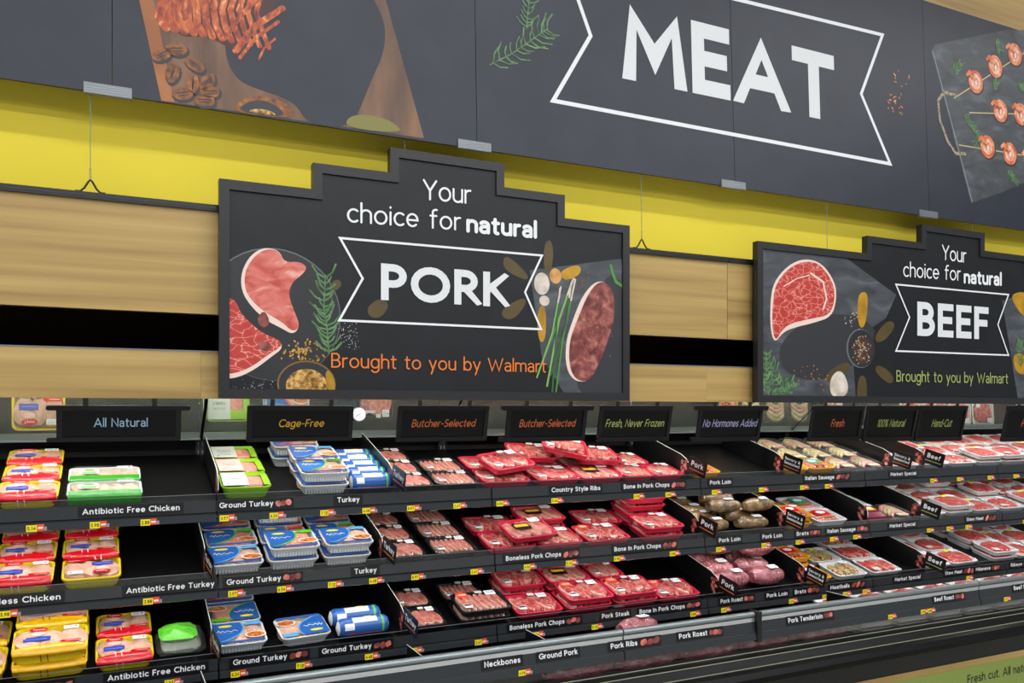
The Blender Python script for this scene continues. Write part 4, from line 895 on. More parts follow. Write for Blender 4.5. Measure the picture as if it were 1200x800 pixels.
def k_wg(r, s):
    W, D, H, dm = .228, .138, .036, .009
    tray_mb(W, D, H, T_WHT).build('tray', parent=r); contents(r, 'wings', W, D, H, dm, s); film_mb(W, D, H, dm, seed=s).build('film', parent=r)
    z = H + dm + .0016; y0 = -D / 2 - .0015
    prof = [(-D * .30, z), (-D * .40, H + .005), (y0 - .0012, H), (y0 - .001, H - .005), (y0 + .006, H * .35), (y0 + .007, H * .12)]
    b = MB(); b.rings([[(x, p[0], p[1]) for p in prof] for x in (-W / 2 + .004, 0, W / 2 - .004)], P_GRN, False, False, True, open_=True); b.build('printed_band', parent=r)
    decal(r, 'brand_panel', [(rrect(.062, .044, .004, 2, -W * .22, -.002), P_PALE), (rrect(.048, .014, .003, 2, -W * .22, -.012), P_LG), (ell(-W * .22, .010, .018, .006, 10), P_GRN)], z)
    sticker(r, W * .28, D * .28, .050, .018, z)
def k_lime(r, s):
    W, D, H, dm = .172, .148, .045, .004
    tray_mb(W, D, H, T_LIME, .02, .014).build('tray', parent=r); contents(r, 'ground', W, D, H, dm, s); film_mb(W, D, H, dm, seed=s).build('film', parent=r)
    z = H + dm + .0016
    b = MB(); b.prism(rect(-W * .46, .008, -D * .44, D * .44), z, z + .0006, P_PNK if s % 2 else P_PALE)
    text(b, 'GROUND', -.036, D * .1, .011, P_GRY, .14, .050, z + .0008, align='c'); text(b, 'TURKEY', -.036, -D * .05, .013, BLK, .14, .052, z + .0008, align='c')
    for k in range(2): b.box(-.06, -.015, -D * (.18 + .08 * k), -D * (.165 + .08 * k), z + .0006, z + .0009, P_GRY)
    b.prism(ell(-W * .36, -D * .32, .005, .005, 10), z + .0006, z + .0009, P_GRY); b.build('paper_sleeve', parent=r)
    b = MB(); b.prism(rect(.060, W * .46, -D * .44, D * .44), z, z + .0005, T_LIME); b.prism(rect(.008, .060, D * .2, D * .44), z, z + .0005, T_LIME); b.build('lime_sleeve', parent=r)
def k_blue(r, s):
    W, D, H, dm = (.182, .150, .040, .004)
    tray_mb(W, D, H, T_WHT, .02, .016).build('tray', parent=r); contents(r, 'ground' if s % 2 else 'chicken', W, D, H, dm, s); film_mb(W, D, H, dm, seed=s).build('film', parent=r)
    b = MB()
    for k in range(14):
        for sy in (-1,): b.box(-W * .40 + k * W * .058, -W * .40 + k * W * .058 + .004, sy * (D / 2 - .0095) - .002, sy * (D / 2 - .0095) + .004, .006, H - .01, T_WHT)
    b.build('tray_flutes', parent=r, kind='stuff')
    z = H + dm + .0016; acc = (P_LBLUE, P_LG, P_OR)[s % 3]
    cn = [(-W * .47, D * .46)] * 3; cb = [(-W * .47, -D * .36)] * 3
    sw = smooth_poly(cn + [(.004, D * .46), (.014, D * .40), (.018, D * .15), (.0, -D * .10), (-.03, -D * .24), (-.055, -D * .34)] + cb, 2)
    sw2 = smooth_poly(cn + [(.008, D * .46), (.019, D * .41), (.023, D * .14), (.005, -D * .13), (-.026, -D * .27), (-.050, -D * .38)] + cb, 2)
    decal(r, 'printed_swoosh', [(sw2, acc), (sw, P_BLUE)], z)
    b = MB(); b.prism(ell(-W * .23, D * .30, .024, .0075, 14), z + .0010, z + .0014, T_YEL)
    ribbon(b, [(-W * .40, D * .04), (-W * .37, D * .12), (-W * .34, D * .02), (-W * .30, D * .10), (-W * .26, D * .03), (-W * .2, D * .09), (-W * .14, D * .03), (-W * .08, D * .10), (-W * .02, D * .05)], .0022, z + .0014, P_WHT)
    ribbon(b, [(-W * .36, -D * .03), (-W * .1, -D * .02)], .0022, z + .0014, P_LBLUE); b.build('brand_script', parent=r)
    decal(r, 'printed_corner_bar', [(rect(.030, W * .46, D * .30, D * .46), acc)], z); decal(r, 'printed_bottom_bar', [(rect(-W * .45, W * .45, -D * .46, -D * .38), P_BLUE)], z)
    decal(r, 'dish_photo', [(ell(W * .30, -D * .18, .036, .021, 18), P_WHT), (ell(W * .30, -D * .18, .032, .018, 18), P_FOOD)], z + .0006)
def k_chub(r, s):
    L, rd = (.165, .033) if s < 10 else (.20, .036); n = 14
    b = MB(); rs = [[(x, q * math.cos(t), rd + q * math.sin(t)) for t in (2 * math.pi * k / n for k in range(n))] for x, q in ((-L / 2, rd * .25), (-L / 2 + .006, rd * .8), (-L / 2 + .016, rd), (L / 2 - .016, rd), (L / 2 - .006, rd * .8), (L / 2, rd * .25))]
    b.rings(rs, P_BLUE, True, True, True, [P_WHT, P_BLUE, P_BLUE, P_BLUE, P_WHT]); b.build('casing', parent=r)
    def patch(name, x0, x1, a0, a1, m, k=1.012):
        b = MB(); cols = []
        for q in range(7):
            t = R(a0 + (a1 - a0) * q / 6); cols.append((rd * k * math.cos(t), rd + rd * k * math.sin(t)))
        vs = [(x0, y, z) for y, z in cols] + [(x1, y, z) for y, z in cols]; b.add(vs, [(i, 7 + i, 8 + i, i + 1) for i in range(6)], m, True); b.build(name, parent=r)
    patch('white_band', -L * .22, L * .25, 82, 128, P_PALE); patch('accent_stripe', -L * .35, L * .35, 196, 203, P_LG if s % 2 else P_OR)
    patch('accent_band', L * .33, L * .37, 60, 200, P_LG); patch('price_label', -L * .38, -L * .20, 130, 170, P_WHT, 1.018)
    patch('brand_patch', L * .02, L * .16, 70, 84, T_YEL)
def meat_tray(tm, content, W, D, H, dm, labels='std'):
    def f(r, s):
        tray_mb(W, D, H, tm, .02, .010).build('tray', parent=r); contents(r, content, W, D, H, dm, s); film_mb(W, D, H, dm, seed=s).build('film', parent=r)
        z = H + dm + .0018
        if labels == 'std' or labels == 'disc':
            sticker(r, W * .26, D * .30, W * .20, D * .22, z); sticker(r, -W * .33, -D * .26, W * .15, D * .18, z, P_WHT, 'grade_label', False)
            decal(r, 'grade_mark', [(rect(-W * .395, -W * .265, -D * .26, -D * .19), DKBLUE)], z + .0006); sticker(r, W * .05, D * .38, W * .14, D * .12, z, P_PALE, 'safe_handling_label', False)
        if labels == 'disc':
            b = MB(); b.prism(ell(-W * .30, D * .30, W * .12, W * .10, 20), z, z + .0006, P_OR); text(b, '-20¢', -W * .30, D * .30 - W * .03, W * .07, P_WHT, .2, W * .17, z + .0010, align='c'); b.build('discount_sticker', parent=r)
        if labels == 'beef':
            sticker(r, W * .24, D * .33, W * .22, D * .18, z)
            if s % 3 == 1: decal(r, 'yellow_sticker', [(rect(-W * .1, W * .08, D * .26, D * .40), TAGY)], z)
            if s % 3 == 2: sticker(r, -W * .28, -D * .3, W * .2, D * .16, z, P_PALE, 'safe_handling_label', False)
        if labels == 'gold':
            decal(r, 'brand_panel', [(rrect(W * .36, D * .34, .004, 2, -W * .12, D * .02), BLK), (rrect(W * .30, D * .14, .003, 2, -W * .12, D * .06), GOLD)], z); sticker(r, W * .26, D * .30, W * .24, D * .2, z)
        if labels == 'saus':
            decal(r, 'brand_panel', [(rrect(W * .46, D * .40, .01, 3, 0, D * .08), P_TEAL if s % 2 else P_RED), (ell(0, D * .10, W * .15, D * .10, 14), P_WHT), (rrect(W * .40, D * .12, .004, 2, 0, -D * .24), P_FOOD)], z); sticker(r, W * .30, D * .32, W * .22, D * .16, z, lines='red')
    return f
def k_roll(m, L, rd, net=False):
    def f(r, s):
        rr = random.Random(s); b = MB(); n = 14; rs = []
        for k in range(9):
            t = k / 8; q = rd * (math.sin(math.pi * (t * .86 + .07)) ** .38) * (1 + .06 * (rr.random() - .5)); cy = .004 * math.sin(3 * t + s)
            q = min(q, rd * .99); rs.append([((t - .5) * L, cy + q * 1.10 * math.cos(a) * (1 + .05 * math.sin(5 * a + 9 * t)), rd + q * math.sin(a) * (.97 + .03 * math.sin(7 * t + a))) for a in (2 * math.pi * i / n for i in range(n))])
        b.rings(rs, m); b.build('meat', parent=r)
        rs2 = [[(x * 1.01, y * 1.05, rd + (z - rd) * (1.07 if z > rd else 1.0)) for x, y, z in ring] for ring in rs]
        b = MB(); b.rings(rs2, BAG); b.build('bag', parent=r)
        if net:
            for k in range(2, 7): 
                b = MB(); b.tube([(x, y * 1.03, rd + (z - rd) * 1.03) for x, y, z in rs[k]] + [(rs[k][0][0], rs[k][0][1] * 1.03, rd + (rs[k][0][2] - rd) * 1.03)], .0007, FAT, 4, False); b.build('string', parent=r)
        sticker(r, L * .12, -rd * .15, L * .28, rd * .75, rd * 2.10, lines=True)
    return f
def k_bag(m, n, gold=False):
    def f(r, s):
        rr = random.Random(s)
        for k in range(n):
            b = MB(); y = -.030 + .076 * k / max(1, n - 1); 
            b.tube([(-.060, y - .030, .014), (-.050, y - .010, .018), (-.025, y + .010, .022), (.005, y + .014, .022), (.035, y + .004, .018), (.055, y - .018, .016), (.062, y - .030, .014)], [.004, .0105, .012, .012, .012, .0105, .004], (m, m, SAUSP)[(k + s) % 3] if s else m, 8); b.build('sausage', parent=r)
        b = MB(); L = lambda w_, d_, z: [(x, y, z + (rr.random() - .5) * (.004 if z > .01 else 0)) for x, y in rrect(w_, d_, .02, 3)]
        b.rings([L(.150, .140, .001), L(.164, .152, .004), L(.146, .140, .034), L(.10, .10, .044), L(.03, .03, .046)], BAG); b.build('bag', parent=r)
        b = MB(); b.prism(rrect(.07, .026, .003, 2, .0, -.062), .030, .0306, P_WHT); b.prism(rrect(.06, .014, .003, 2, .0, -.064), .0306, .031, P_RED if s % 2 else GOLD); b.build('front_label', parent=r)
    return f
def k_maroon(r, s):
    b = MB(); L = lambda w_, d_, z: [(x, y, z) for x, y in rrect(w_, d_, .02, 3)]
    b.rings([L(.15, .14, 0), L(.165, .155, .012), L(.155, .145, .03), L(.10, .09, .045), L(.03, .03, .048)], P_DKRED); b.build('bag', parent=r)
    decal(r, 'brand_panel', [(rrect(.07, .05, .006, 2, 0, .0), P_YEL), (rrect(.05, .02, .004, 2, 0, .0), P_WHT)], .0482); sticker(r, .05, .045, .035, .022, .046)
    decal(r, 'window', [(rrect(.05, .03, .01, 3, -.045, -.04), MINCE)], .038)
def k_leaf(r, s):      # soft clear bag with green printed top
    b = MB(); rr = random.Random(3); L = lambda w_, d_, z, cx=0: [(x + cx, y + (rr.random() - .5) * .006, z + (rr.random() - .5) * .008) for x, y in rrect(w_, d_, .03, 4)]
    b.rings([L(.15, .12, .004), L(.165, .14, .02), L(.13, .11, .055), L(.05, .05, .072)], BAG); b.build('bag', parent=r)
    b = MB(); b.rings([L(.12, .10, .006), L(.13, .11, .02), L(.10, .08, .044), L(.04, .04, .055)], solid('grey green wrapped chicken', '#8d9a84', .3)); b.build('wrapped_meat', parent=r)
    b = MB(); b.rings([L(.10, .10, .052, -.01), L(.125, .11, .060, -.01), L(.08, .07, .072, -.02), L(.03, .03, .080, -.02)], P_LG); b.build('printed_header', parent=r)
KIND = {
 'y': (k_yellow, 'yellow tray of chicken with red band', 'chicken trays with red bands', 'chicken tray', .176, .158, .049),
 'a': (lambda r, s: k_yellow(r, s, True), 'yellow tray of chicken with amber band', 'chicken trays with amber bands', 'chicken tray', .215, .165, .053),
 'g': (k_wg, 'white tray of chicken with green front', 'chicken trays with green fronts', 'chicken tray', .228, .138, .047),
 'l': (k_lime, 'lime green tray of ground turkey', 'lime ground turkey trays', 'turkey tray', .172, .148, .052),
 'b': (k_blue, 'blue and white tray of turkey', 'blue and white turkey trays', 'turkey tray', .182, .150, .047),
 'c': (k_chub, 'blue roll of ground turkey', 'blue ground turkey rolls', 'meat roll', .165, .066, .066),
 'k': (meat_tray(T_BLK, 'chops', .160, .146, .024, .006), 'black tray of pink pork chops', 'black trays of pork', 'meat tray', .16, .146, .033),
 's': (meat_tray(T_BLK, 'slices', .186, .148, .024, .006), 'black tray of shingled pork slices', 'black trays of sliced pork', 'meat tray', .186, .148, .033),
 'S': (meat_tray(T_BLK, 'slices', .225, .160, .026, .006, 'disc'), 'black tray of pork with orange sticker', 'black trays of sliced pork', 'meat tray', .225, .16, .035),
 'p': (meat_tray(T_RED, 'ribs', .215, .160, .026, .006), 'pink foam tray of pork ribs', 'pink trays of pork', 'meat tray', .215, .16, .035),
 'q': (meat_tray(T_RED, 'chops', .215, .160, .026, .006, 'gold'), 'pink foam tray with black gold label', 'pink trays of pork', 'meat tray', .215, .16, .035),
 'd': (meat_tray(T_RED, 'ribs', .225, .165, .026, .006, 'disc'), 'pink foam tray with orange discount sticker', 'pink trays of pork', 'meat tray', .225, .165, .035),
 'n': (meat_tray(T_RED, 'chops', .160, .150, .026, .006), 'small pink foam tray of pork chops', 'pink trays of pork', 'meat tray', .16, .15, .035),
 'w': (meat_tray(T_WHT, 'steak', .215, .160, .024, .006, 'beef'), 'white foam tray of red steak', 'white trays of beef', 'meat tray', .215, .16, .033),
 'v': (meat_tray(T_WHT, 'strips', .215, .160, .024, .006, 'beef'), 'white foam tray of sliced beef', 'white trays of beef', 'meat tray', .215, .16, .033),
 'o': (meat_tray(T_ORG, 'mince', .170, .150, .028, .005, 'saus'), 'amber tray of fresh sausage meat', 'amber sausage trays', 'sausage tray', .17, .15, .036),
 'O': (meat_tray(T_ORG, 'balls', .175, .150, .028, .005, 'saus'), 'amber tray of meatballs with green label', 'amber meatball trays', 'sausage tray', .175, .15, .036),
 'u': (meat_tray(T_WHT, 'sausages', .205, .160, .030, .005, 'saus'), 'white tray of fresh pink sausages', 'white sausage trays', 'sausage tray', .205, .16, .038),
 'e': (meat_tray(T_WHT, 'kebab', .205, .160, .026, .005, 'beef'), 'white tray of mixed kebabs', 'white kebab trays', 'meat tray', .205, .16, .034),
 'R': (k_roll(LOINB, .175, .034), 'golden brown bagged pork loin', 'bagged pork loins', 'pork loin', .175, .076, .073),
 'T': (k_roll(ROASTM, .185, .046, True), 'tied pink pork roast in clear bag', 'bagged pork roasts', 'pork roast', .185, .104, .098),
 'U': (k_roll(ROASTM, .30, .036), 'long pink pork cut in clear bag', 'bagged pork cuts', 'pork cut', .30, .08, .077),
 'B': (k_bag(SAUS, 4), 'clear bag of pale sausages', 'bagged sausages', 'sausage bag', .165, .16, .048),
 'M': (k_maroon, 'maroon printed bag of beef', 'printed beef bags', 'meat bag', .165, .155, .05),
 'L': (k_leaf, 'clear and green bag of chicken', 'bagged chicken', 'chicken bag', .17, .14, .075),
}
PROTO = {}; NV = 3; used = set(); COUNT = {}
def instance(k):
    i = COUNT.get(k, 0); COUNT[k] = i + 1; v = i % NV
    if (k, v) not in PROTO:
        r = empty(NAMES.get(k, 'meat_tray')); KIND[k][0](r, v); PROTO[(k, v)] = r; return r
    return copy_tree(PROTO[(k, v)])
NAMES = {'y': 'chicken_tray', 'a': 'chicken_tray', 'g': 'chicken_tray', 'l': 'turkey_tray', 'b': 'turkey_tray', 'c': 'turkey_roll', 'o': 'sausage_tray', 'O': 'meatball_tray', 'u': 'sausage_tray',
         'e': 'kebab_tray', 'R': 'pork_loin', 'T': 'pork_roast', 'U': 'pork_cut', 'B': 'sausage_bag', 'M': 'beef_bag', 'L': 'chicken_bag'}
SHN = {1: 'top shelf', 2: 'middle shelf', 3: 'lower shelf', 4: 'bottom deck'}
placed = []
def put(k, s, bay, X, v, lvl=0, rot=None, tx=0, ty=0, z=None, look=None):
    o = instance(k); H = KIND[k][6]; zz = (z if z is not None else lvl * (H + .0015)) + .0008
    rt = rnd.uniform(-1.1, 1.1) if rot is None else rot
    o.matrix_world = SH[s].M @ Matrix.Translation((X, v, zz)) @ Matrix.Rotation(R(tx), 4, 'X') @ Matrix.Rotation(R(ty), 4, 'Y') @ Matrix.Rotation(R(rt), 4, 'Z')
    placed.append([o, k, s, bay, X, v, zz, look or KIND[k][1]]); return o
def grid(k, s, bay, X, vs, lvls=None):
    for i, v in enumerate(vs):
        n = (lvls or [1] * len(vs))[i]
        for q in range(n): put(k, s, bay, X + rnd.uniform(-.003, .003), v, q)
# ---- top shelf
grid('y', 1, 'chicken section', -.215, [.067, .234, .401]); grid('g', 1, 'chicken section', .012, [.060, .205])
grid('l', 1, 'turkey section', .468, [.068, .222, .376]); grid('b', 1, 'turkey section', .745, [.070, .226], [2, 2]); grid('b', 1, 'turkey section', .70, [.384], [2])
grid('c', 1, 'turkey section', .93, [.036, .109, .182, .255, .328])
grid('k', 1, 'pork chop section', 1.10, [.068, .220, .372]); grid('s', 1, 'pork chop section', 1.285, [.070, .224])
grid('p', 1, 'pork chop section', 1.50, [.075, .240]); put('p', 1, 'pork chop section', 1.53, .105, z=.058, rot=14, tx=6)
grid('p', 1, 'pork chop section', 1.745, [.078, .242]); grid('q', 1, 'pork chop section', 1.965, [.078, .242])
put('p', 1, 'pork chop section', 1.72, .25, z=.046, rot=-8, tx=5); put('d' if 0 else 'p', 1, 'pork chop section', 2.02, .19, z=.046, rot=-6, tx=5)
put('p', 1, 'pork chop section', 1.85, .19, z=.096, rot=-20, tx=12, ty=5)
grid('n', 1, 'pork chop section', 2.155, [.075]); grid('n', 1, 'pork chop section', 2.318, [.072]); grid('n', 1, 'pork chop section', 2.235, [.232])
put('o', 1, 'pork loin section', 2.53, .075)
grid('o', 1, 'sausage section', 3.085, [.075, .232, .388]); grid('o', 1, 'sausage section', 3.262, [.075]); grid('B', 1, 'sausage section', 3.27, [.238, .396]); grid('B', 1, 'sausage section', 3.45, [.080, .238, .396]); grid('B', 1, 'sausage section', 3.635, [.080, .238, .396])
grid('v', 1, 'market special section', 3.868, [.082, .250, .416])
grid('v', 1, 'beef section', 4.115, [.085, .255], [1, 2]); grid('v', 1, 'beef section', 4.345, [.085, .25]); grid('w', 1, 'beef section', 4.575, [.085, .25, .415], [2, 1, 1]); grid('w', 1, 'beef section', 4.80, [.085, .25, .415], [2, 1, 1]); grid('w', 1, 'beef section', 5.03, [.25, .415]); grid('w', 1, 'beef section', 5.26, [.25, .415])
# ---- middle shelf
grid('y', 2, 'chicken section', -.228, [.067, .234, .401]); put('y', 2, 'chicken section', -.031, .067, rot=180); grid('y', 2, 'chicken section', -.032, [.234, .401])
grid('b', 2, 'turkey section', .432, [.078, .234, .390]); grid('b', 2, 'turkey section', .630, [.078, .236, .392], [2, 1, 2]); grid('b', 2, 'turkey section', .828, [.078, .236, .392], [2, 1, 1])
grid('k', 2, 'pork chop section', 1.055, [.068, .220, .372]); grid('s', 2, 'pork chop section', 1.262, [.070, .224, .378])
grid('p', 2, 'pork chop section', 1.515, [.080, .246]); put('q', 2, 'pork chop section', 1.60, .072, z=.050, rot=5, tx=4)
grid('q', 2, 'pork chop section', 1.742, [.080, .246], [1, 2]); grid('d', 2, 'pork chop section', 1.975, [.083])
grid('p', 2, 'pork chop section', 2.05, [.252]); grid('p', 2, 'pork chop section', 2.27, [.080, .245], [2, 4])
for v, xx in ((.046, 2.56), (.134, 2.555), (.222, 2.56), (.310, 2.55)): put('R', 2, 'pork loin section', xx, v, rot=0)
for v, xx in ((.046, 2.80), (.134, 2.79), (.222, 2.80), (.310, 2.79)): put('R', 2, 'pork loin section', xx, v, rot=0)
put('R', 2, 'pork loin section', 2.66, .10, z=.070, rot=0, tx=-4); put('R', 2, 'pork loin section', 2.86, .09, z=.070, rot=4); put('R', 2, 'pork loin section', 2.70, .21, z=.070, rot=0)
grid('o', 2, 'sausage section', 3.08, [.078, .234, .390], [2, 1, 1]); grid('u', 2, 'sausage section', 3.305, [.085, .252])
put('M', 2, 'market special section', 3.625, .082); put('w', 2, 'market special section', 3.64, .25); put('w', 2, 'market special section', 3.64, .42); put('B', 2, 'market special section', 3.815, .082); 
for X, ls in ((4.045, [1, 1, 2]), (4.275, [2, 1, 1]), (4.505, [1, 1, 2]), (4.735, [1, 2, 1]), (4.965, [2, 1, 1]), (5.195, [1, 1, 1])): grid('w', 2, 'beef section', X, [.085, .25, .415], ls)
# ---- lower shelf
grid('a', 3, 'chicken section', -.385, [.078, .250]); grid('a', 3, 'chicken section', -.150, [.078, .252], [2, 2]); grid('y', 3, 'chicken section', .068, [.068, .234]); put('L', 3, 'chicken section', .2475, .10, rot=0)
put('b', 3, 'turkey section', .440, .080); put('b', 3, 'turkey section', .440, .236, rot=181); put('b', 3, 'turkey section', .440, .392); put('b', 3, 'turkey section', .665, .080, rot=184)
for xx, vv in ((.885, .045), (.875, .124)):
    o = put('c', 3, 'turkey section', xx, vv, rot=1); o.matrix_world = o.matrix_world @ Matrix.Diagonal((1.22, 1.05, 1.05, 1))
grid('k', 3, 'pork chop section', 1.135, [.078, .238]); grid('S', 3, 'pork chop section', 1.385, [.085], [2]); grid('s', 3, 'pork chop section', 1.37, [.258])
grid('p', 3, 'pork chop section', 1.635, [.085, .254], [1, 2]); grid('q', 3, 'pork chop section', 1.862, [.254], [2]); grid('d', 3, 'pork chop section', 1.872, [.085], [2]); grid('d', 3, 'pork chop section', 2.108, [.085], [2]); grid('n', 3, 'pork chop section', 2.07, [.252], [2]); grid('d', 3, 'pork chop section', 2.345, [.085])
for v, xx in ((.062, 2.665), (.172, 2.66), (.282, 2.67)): put('T', 3, 'pork roast section', xx, v, rot=0)
for v, xx in ((.062, 2.885), (.172, 2.88), (.282, 2.89)): put('T', 3, 'pork roast section', xx, v, rot=0)
put('T', 3, 'pork roast section', 2.90, .175, z=.100, rot=0); put('T', 3, 'pork roast section', 2.70, .23, z=.100, rot=0)
grid('O', 3, 'meatball section', 3.195, [.080, .238, .395], [1, 2, 3]); grid('e', 3, 'meatball section', 3.425, [.085, .253]); grid('v', 3, 'meatball section', 3.675, [.085, .253, .42])
for X, k_, ls in ((4.06, 'w', [1, 1, 1]), (4.29, 'w', [1, 1, 1]), (4.63, 'w', [2, 2, 1]), (4.86, 'w', [1, 1, 1]), (5.09, 'w', [1, 1, 1])): grid(k_, 3, 'beef section', X, [.085, .25, .415], ls)
# ---- bottom deck
for X, v in ((1.70, .045), (2.02, .045), (2.34, .045), (2.68, .045), (3.0, .045), (1.70, .14), (2.34, .14), (2.7, .14), (3.02, .14)): put('U', 4, 'pork cuts', X, v, rot=0)
put('T', 4, 'pork cuts', 2.02, .152, rot=0); put('T', 4, 'pork cuts', 2.03, .118, z=.101, rot=6)
for X in (3.35, 3.60, 3.85, 4.10, 4.35, 4.60, 4.85, 5.10): grid('w' if X < 9 else 'w', 4, 'beef roasts', X, [.085, .255], [3, 3])

# labels: look + shelf + section + column and row, unique within each look
ORD = ['first', 'second', 'third', 'fourth', 'fifth', 'sixth', 'seventh', 'eighth', 'ninth', 'tenth', 'eleventh', 'twelfth', 'thirteenth', 'fourteenth']
keys = {}
for p in placed: keys.setdefault((p[7], p[2], p[3]), []).append(p)
for (look, s, bay), L in keys.items():
    cols = []
    for p in sorted(L, key=lambda p: p[4]):
        if cols and p[4] - cols[-1][-1][4] < .07: cols[-1].append(p)
        else: cols.append([p])
    nc = len(cols)
    for ci, c in enumerate(cols):
        rows = []
        for p in sorted(c, key=lambda p: p[5]):
            if rows and p[5] - rows[-1][-1][5] < .035: rows[-1].append(p)
            else: rows.append([p])
        for ri, rw in enumerate(rows):
            rw.sort(key=lambda p: p[6])
            for li, p in enumerate(rw):
                ph = []
                if nc > 1: ph.append('left' if (ci == 0 and nc < 4) else 'right' if (ci == nc - 1 and nc < 4) else 'middle' if nc == 3 else ORD[ci] + ' from left')
                if len(rows) > 1: ph.append('front' if ri == 0 else 'back' if ri == len(rows) - 1 else ORD[ri] + ' row')
                if len(rw) > 1: ph.append('on top' if li == len(rw) - 1 else 'underneath' if li == 0 else ORD[li] + ' up')
                lab = '%s, %s %s%s' % (look, SHN[s], bay, (', ' + ', '.join(ph)) if ph else '')
                if len(lab.split()) > 16: lab = lab.replace(' section', '')
                tag(p[0], lab, KIND[p[1]][3], KIND[p[1]][2] + ' on the ' + SHN[s])
print('PACKAGES', len(placed), 'labels unique', len({p[0]['label'] for p in placed}), 'maxwords', max(len(p[0]['label'].split()) for p in placed))
for o in list(bpy.data.objects):
    pass

# ================================================================ dividers with section flags
def divider(s, X, flag, lab, lc=None, pic=True, h=.098, bg=None):
    t = empty('shelf_divider', SH[s].M @ Matrix.Translation((X, 0, 0)), lab, 'divider', 'shelf dividers on the ' + SHN[s])
    def side(name, pts, x0, x1, m, tri=None):
        b = MB(); n = len(pts); b.prism(pts, 0, x1 - x0, m); b.v = [(x0 + z, x, y) for x, y, z in b.v]; return b.build(name, parent=t)
    prof = [(-.008, .001), (-.008, .040), (.004, .075), (.030, h - .008), (.07, h), (.455, h), (.455, .001)]
    side('plate', prof, -.0012, .0012, BLK)
    b = MB(); pr = [(-.008, .040), (.004, .075), (.030, h - .008), (.07, h), (.455, h)]
    b.tube([(0, x, y) for x, y in pr], .0016, P_PALE, 5); b.build('clear_edge', parent=t)
    if pic:
        b = MB(); rr = random.Random(int(X * 100))
        for k in range(7):
            q = wob(.018 + .012 * rr.random() + .035 * (k % 3) / 3, .018 + .010 * k, .012, .009, 8, .1, rr, rr.random() * 3); b.prism(q, 0, .0004 + .00005 * k, (STEAKD, CHOPP, STEAKD)[k % 3])
        b.v = [(-.0013 - z, x, y) for x, y, z in b.v]; b.build('printed_meat', parent=t, kind='stuff')
    if flag:
        L, Hh = .112, .076; b = MB()
        cb = bg or BLK
        b.prism(rrect(L, Hh, .006, 3, L / 2, Hh / 2), 0, .003, cb)
        lines = flag.split('\n'); n = len(lines)
        for i, ln in enumerate(lines):
            hh = .025 if n == 1 else .0145
            text(b, ln, L / 2, (.034 if n == 1 else .047 - .020 * i), hh, INK, .19, (L * .80 if len(ln) > 4 or n > 1 else L * .66), .0034, align='c')
        b.prism(rect(L * .1, L * .9, Hh * (.22 if n == 1 else .16), Hh * (.27 if n == 1 else .21)), .003, .0034, lc or ORG2)
        # flag faces left (-x), reads from back to front
        a = R(8); b.v = [(-.001 + x * math.sin(a) - z * math.cos(a), .006 - x * math.cos(a) - z * math.sin(a), .040 + y) for x, y, z in b.v]
        # keep winding outward after the axis swap
        b.build('section_flag', parent=t)
    return t
divider(1, .366, None, 'plain black divider left of the lime turkey trays, top shelf')
divider(1, 1.005, 'Turkey', 'black divider with Turkey flag, top shelf, beside the black trays', ORG2, bg=DKBLUE)
divider(1, 2.415, 'Pork', 'black divider with Pork flag on the top shelf')
divider(1, 2.985, 'Savory &\nSeasoned', 'black divider with Savory & Seasoned flag on the top shelf')
divider(1, 3.745, 'Savory &\nSeasoned', 'black divider right of the bagged sausages, top shelf')
divider(1, 3.992, 'Beef', 'black divider with Beef flag on the top shelf', LIME)
divider(2, .322, 'Turkey', 'black divider with Turkey flag, middle shelf, left of blue trays', ORG2)
divider(2, .958, 'Turkey', 'black divider with Turkey flag, middle shelf, left of black trays', ORG2)
divider(2, 2.448, 'Pork', 'black divider with Pork flag on the middle shelf, left of loins')
divider(2, 2.972, 'Savory &\nSeasoned', 'black divider with Savory & Seasoned flag on the middle shelf')
divider(2, 3.525, None, 'plain black divider left of the maroon bag, middle shelf')
divider(2, 3.925, 'Beef', 'black divider with Beef flag on the middle shelf', LIME)
divider(3, .342, 'Turkey', 'black divider with Turkey flag, lower shelf, left of blue trays', ORG2)
divider(3, 1.035, 'Turkey', 'black divider with Turkey flag, lower shelf, left of black trays', ORG2, bg=DKBLUE)
divider(3, 2.548, 'Pork', 'black divider with Pork flag on the lower shelf, left of roasts')
divider(3, 3.088, 'Savory &\nSeasoned', 'black divider with Savory & Seasoned flag on the lower shelf')
divider(3, 3.935, 'Beef', 'black divider with Beef flag on the lower shelf', LIME)
for X, lb in ((.30, 'black deck divider at the far left behind the silver rail'), (1.031, 'black deck divider left of the Neckbones strip, behind the silver rail'), (1.532, 'black deck divider above Neckbones strip end, behind the silver rail'), (3.18, 'black deck divider under the kebab trays, behind the silver rail')):
    t = empty('deck_divider', Matrix.Translation((X, 2.85, .586)), lb, 'divider', 'deck dividers')
    b = MB(); b.box(-.001, .001, 0, .165, 0, .137, BLK); b.build('plate', parent=t)
    b = MB(); b.tube([(0, 0, .137), (0, .165, .137)], .0018, P_PALE, 5); b.build('clear_edge', parent=t)

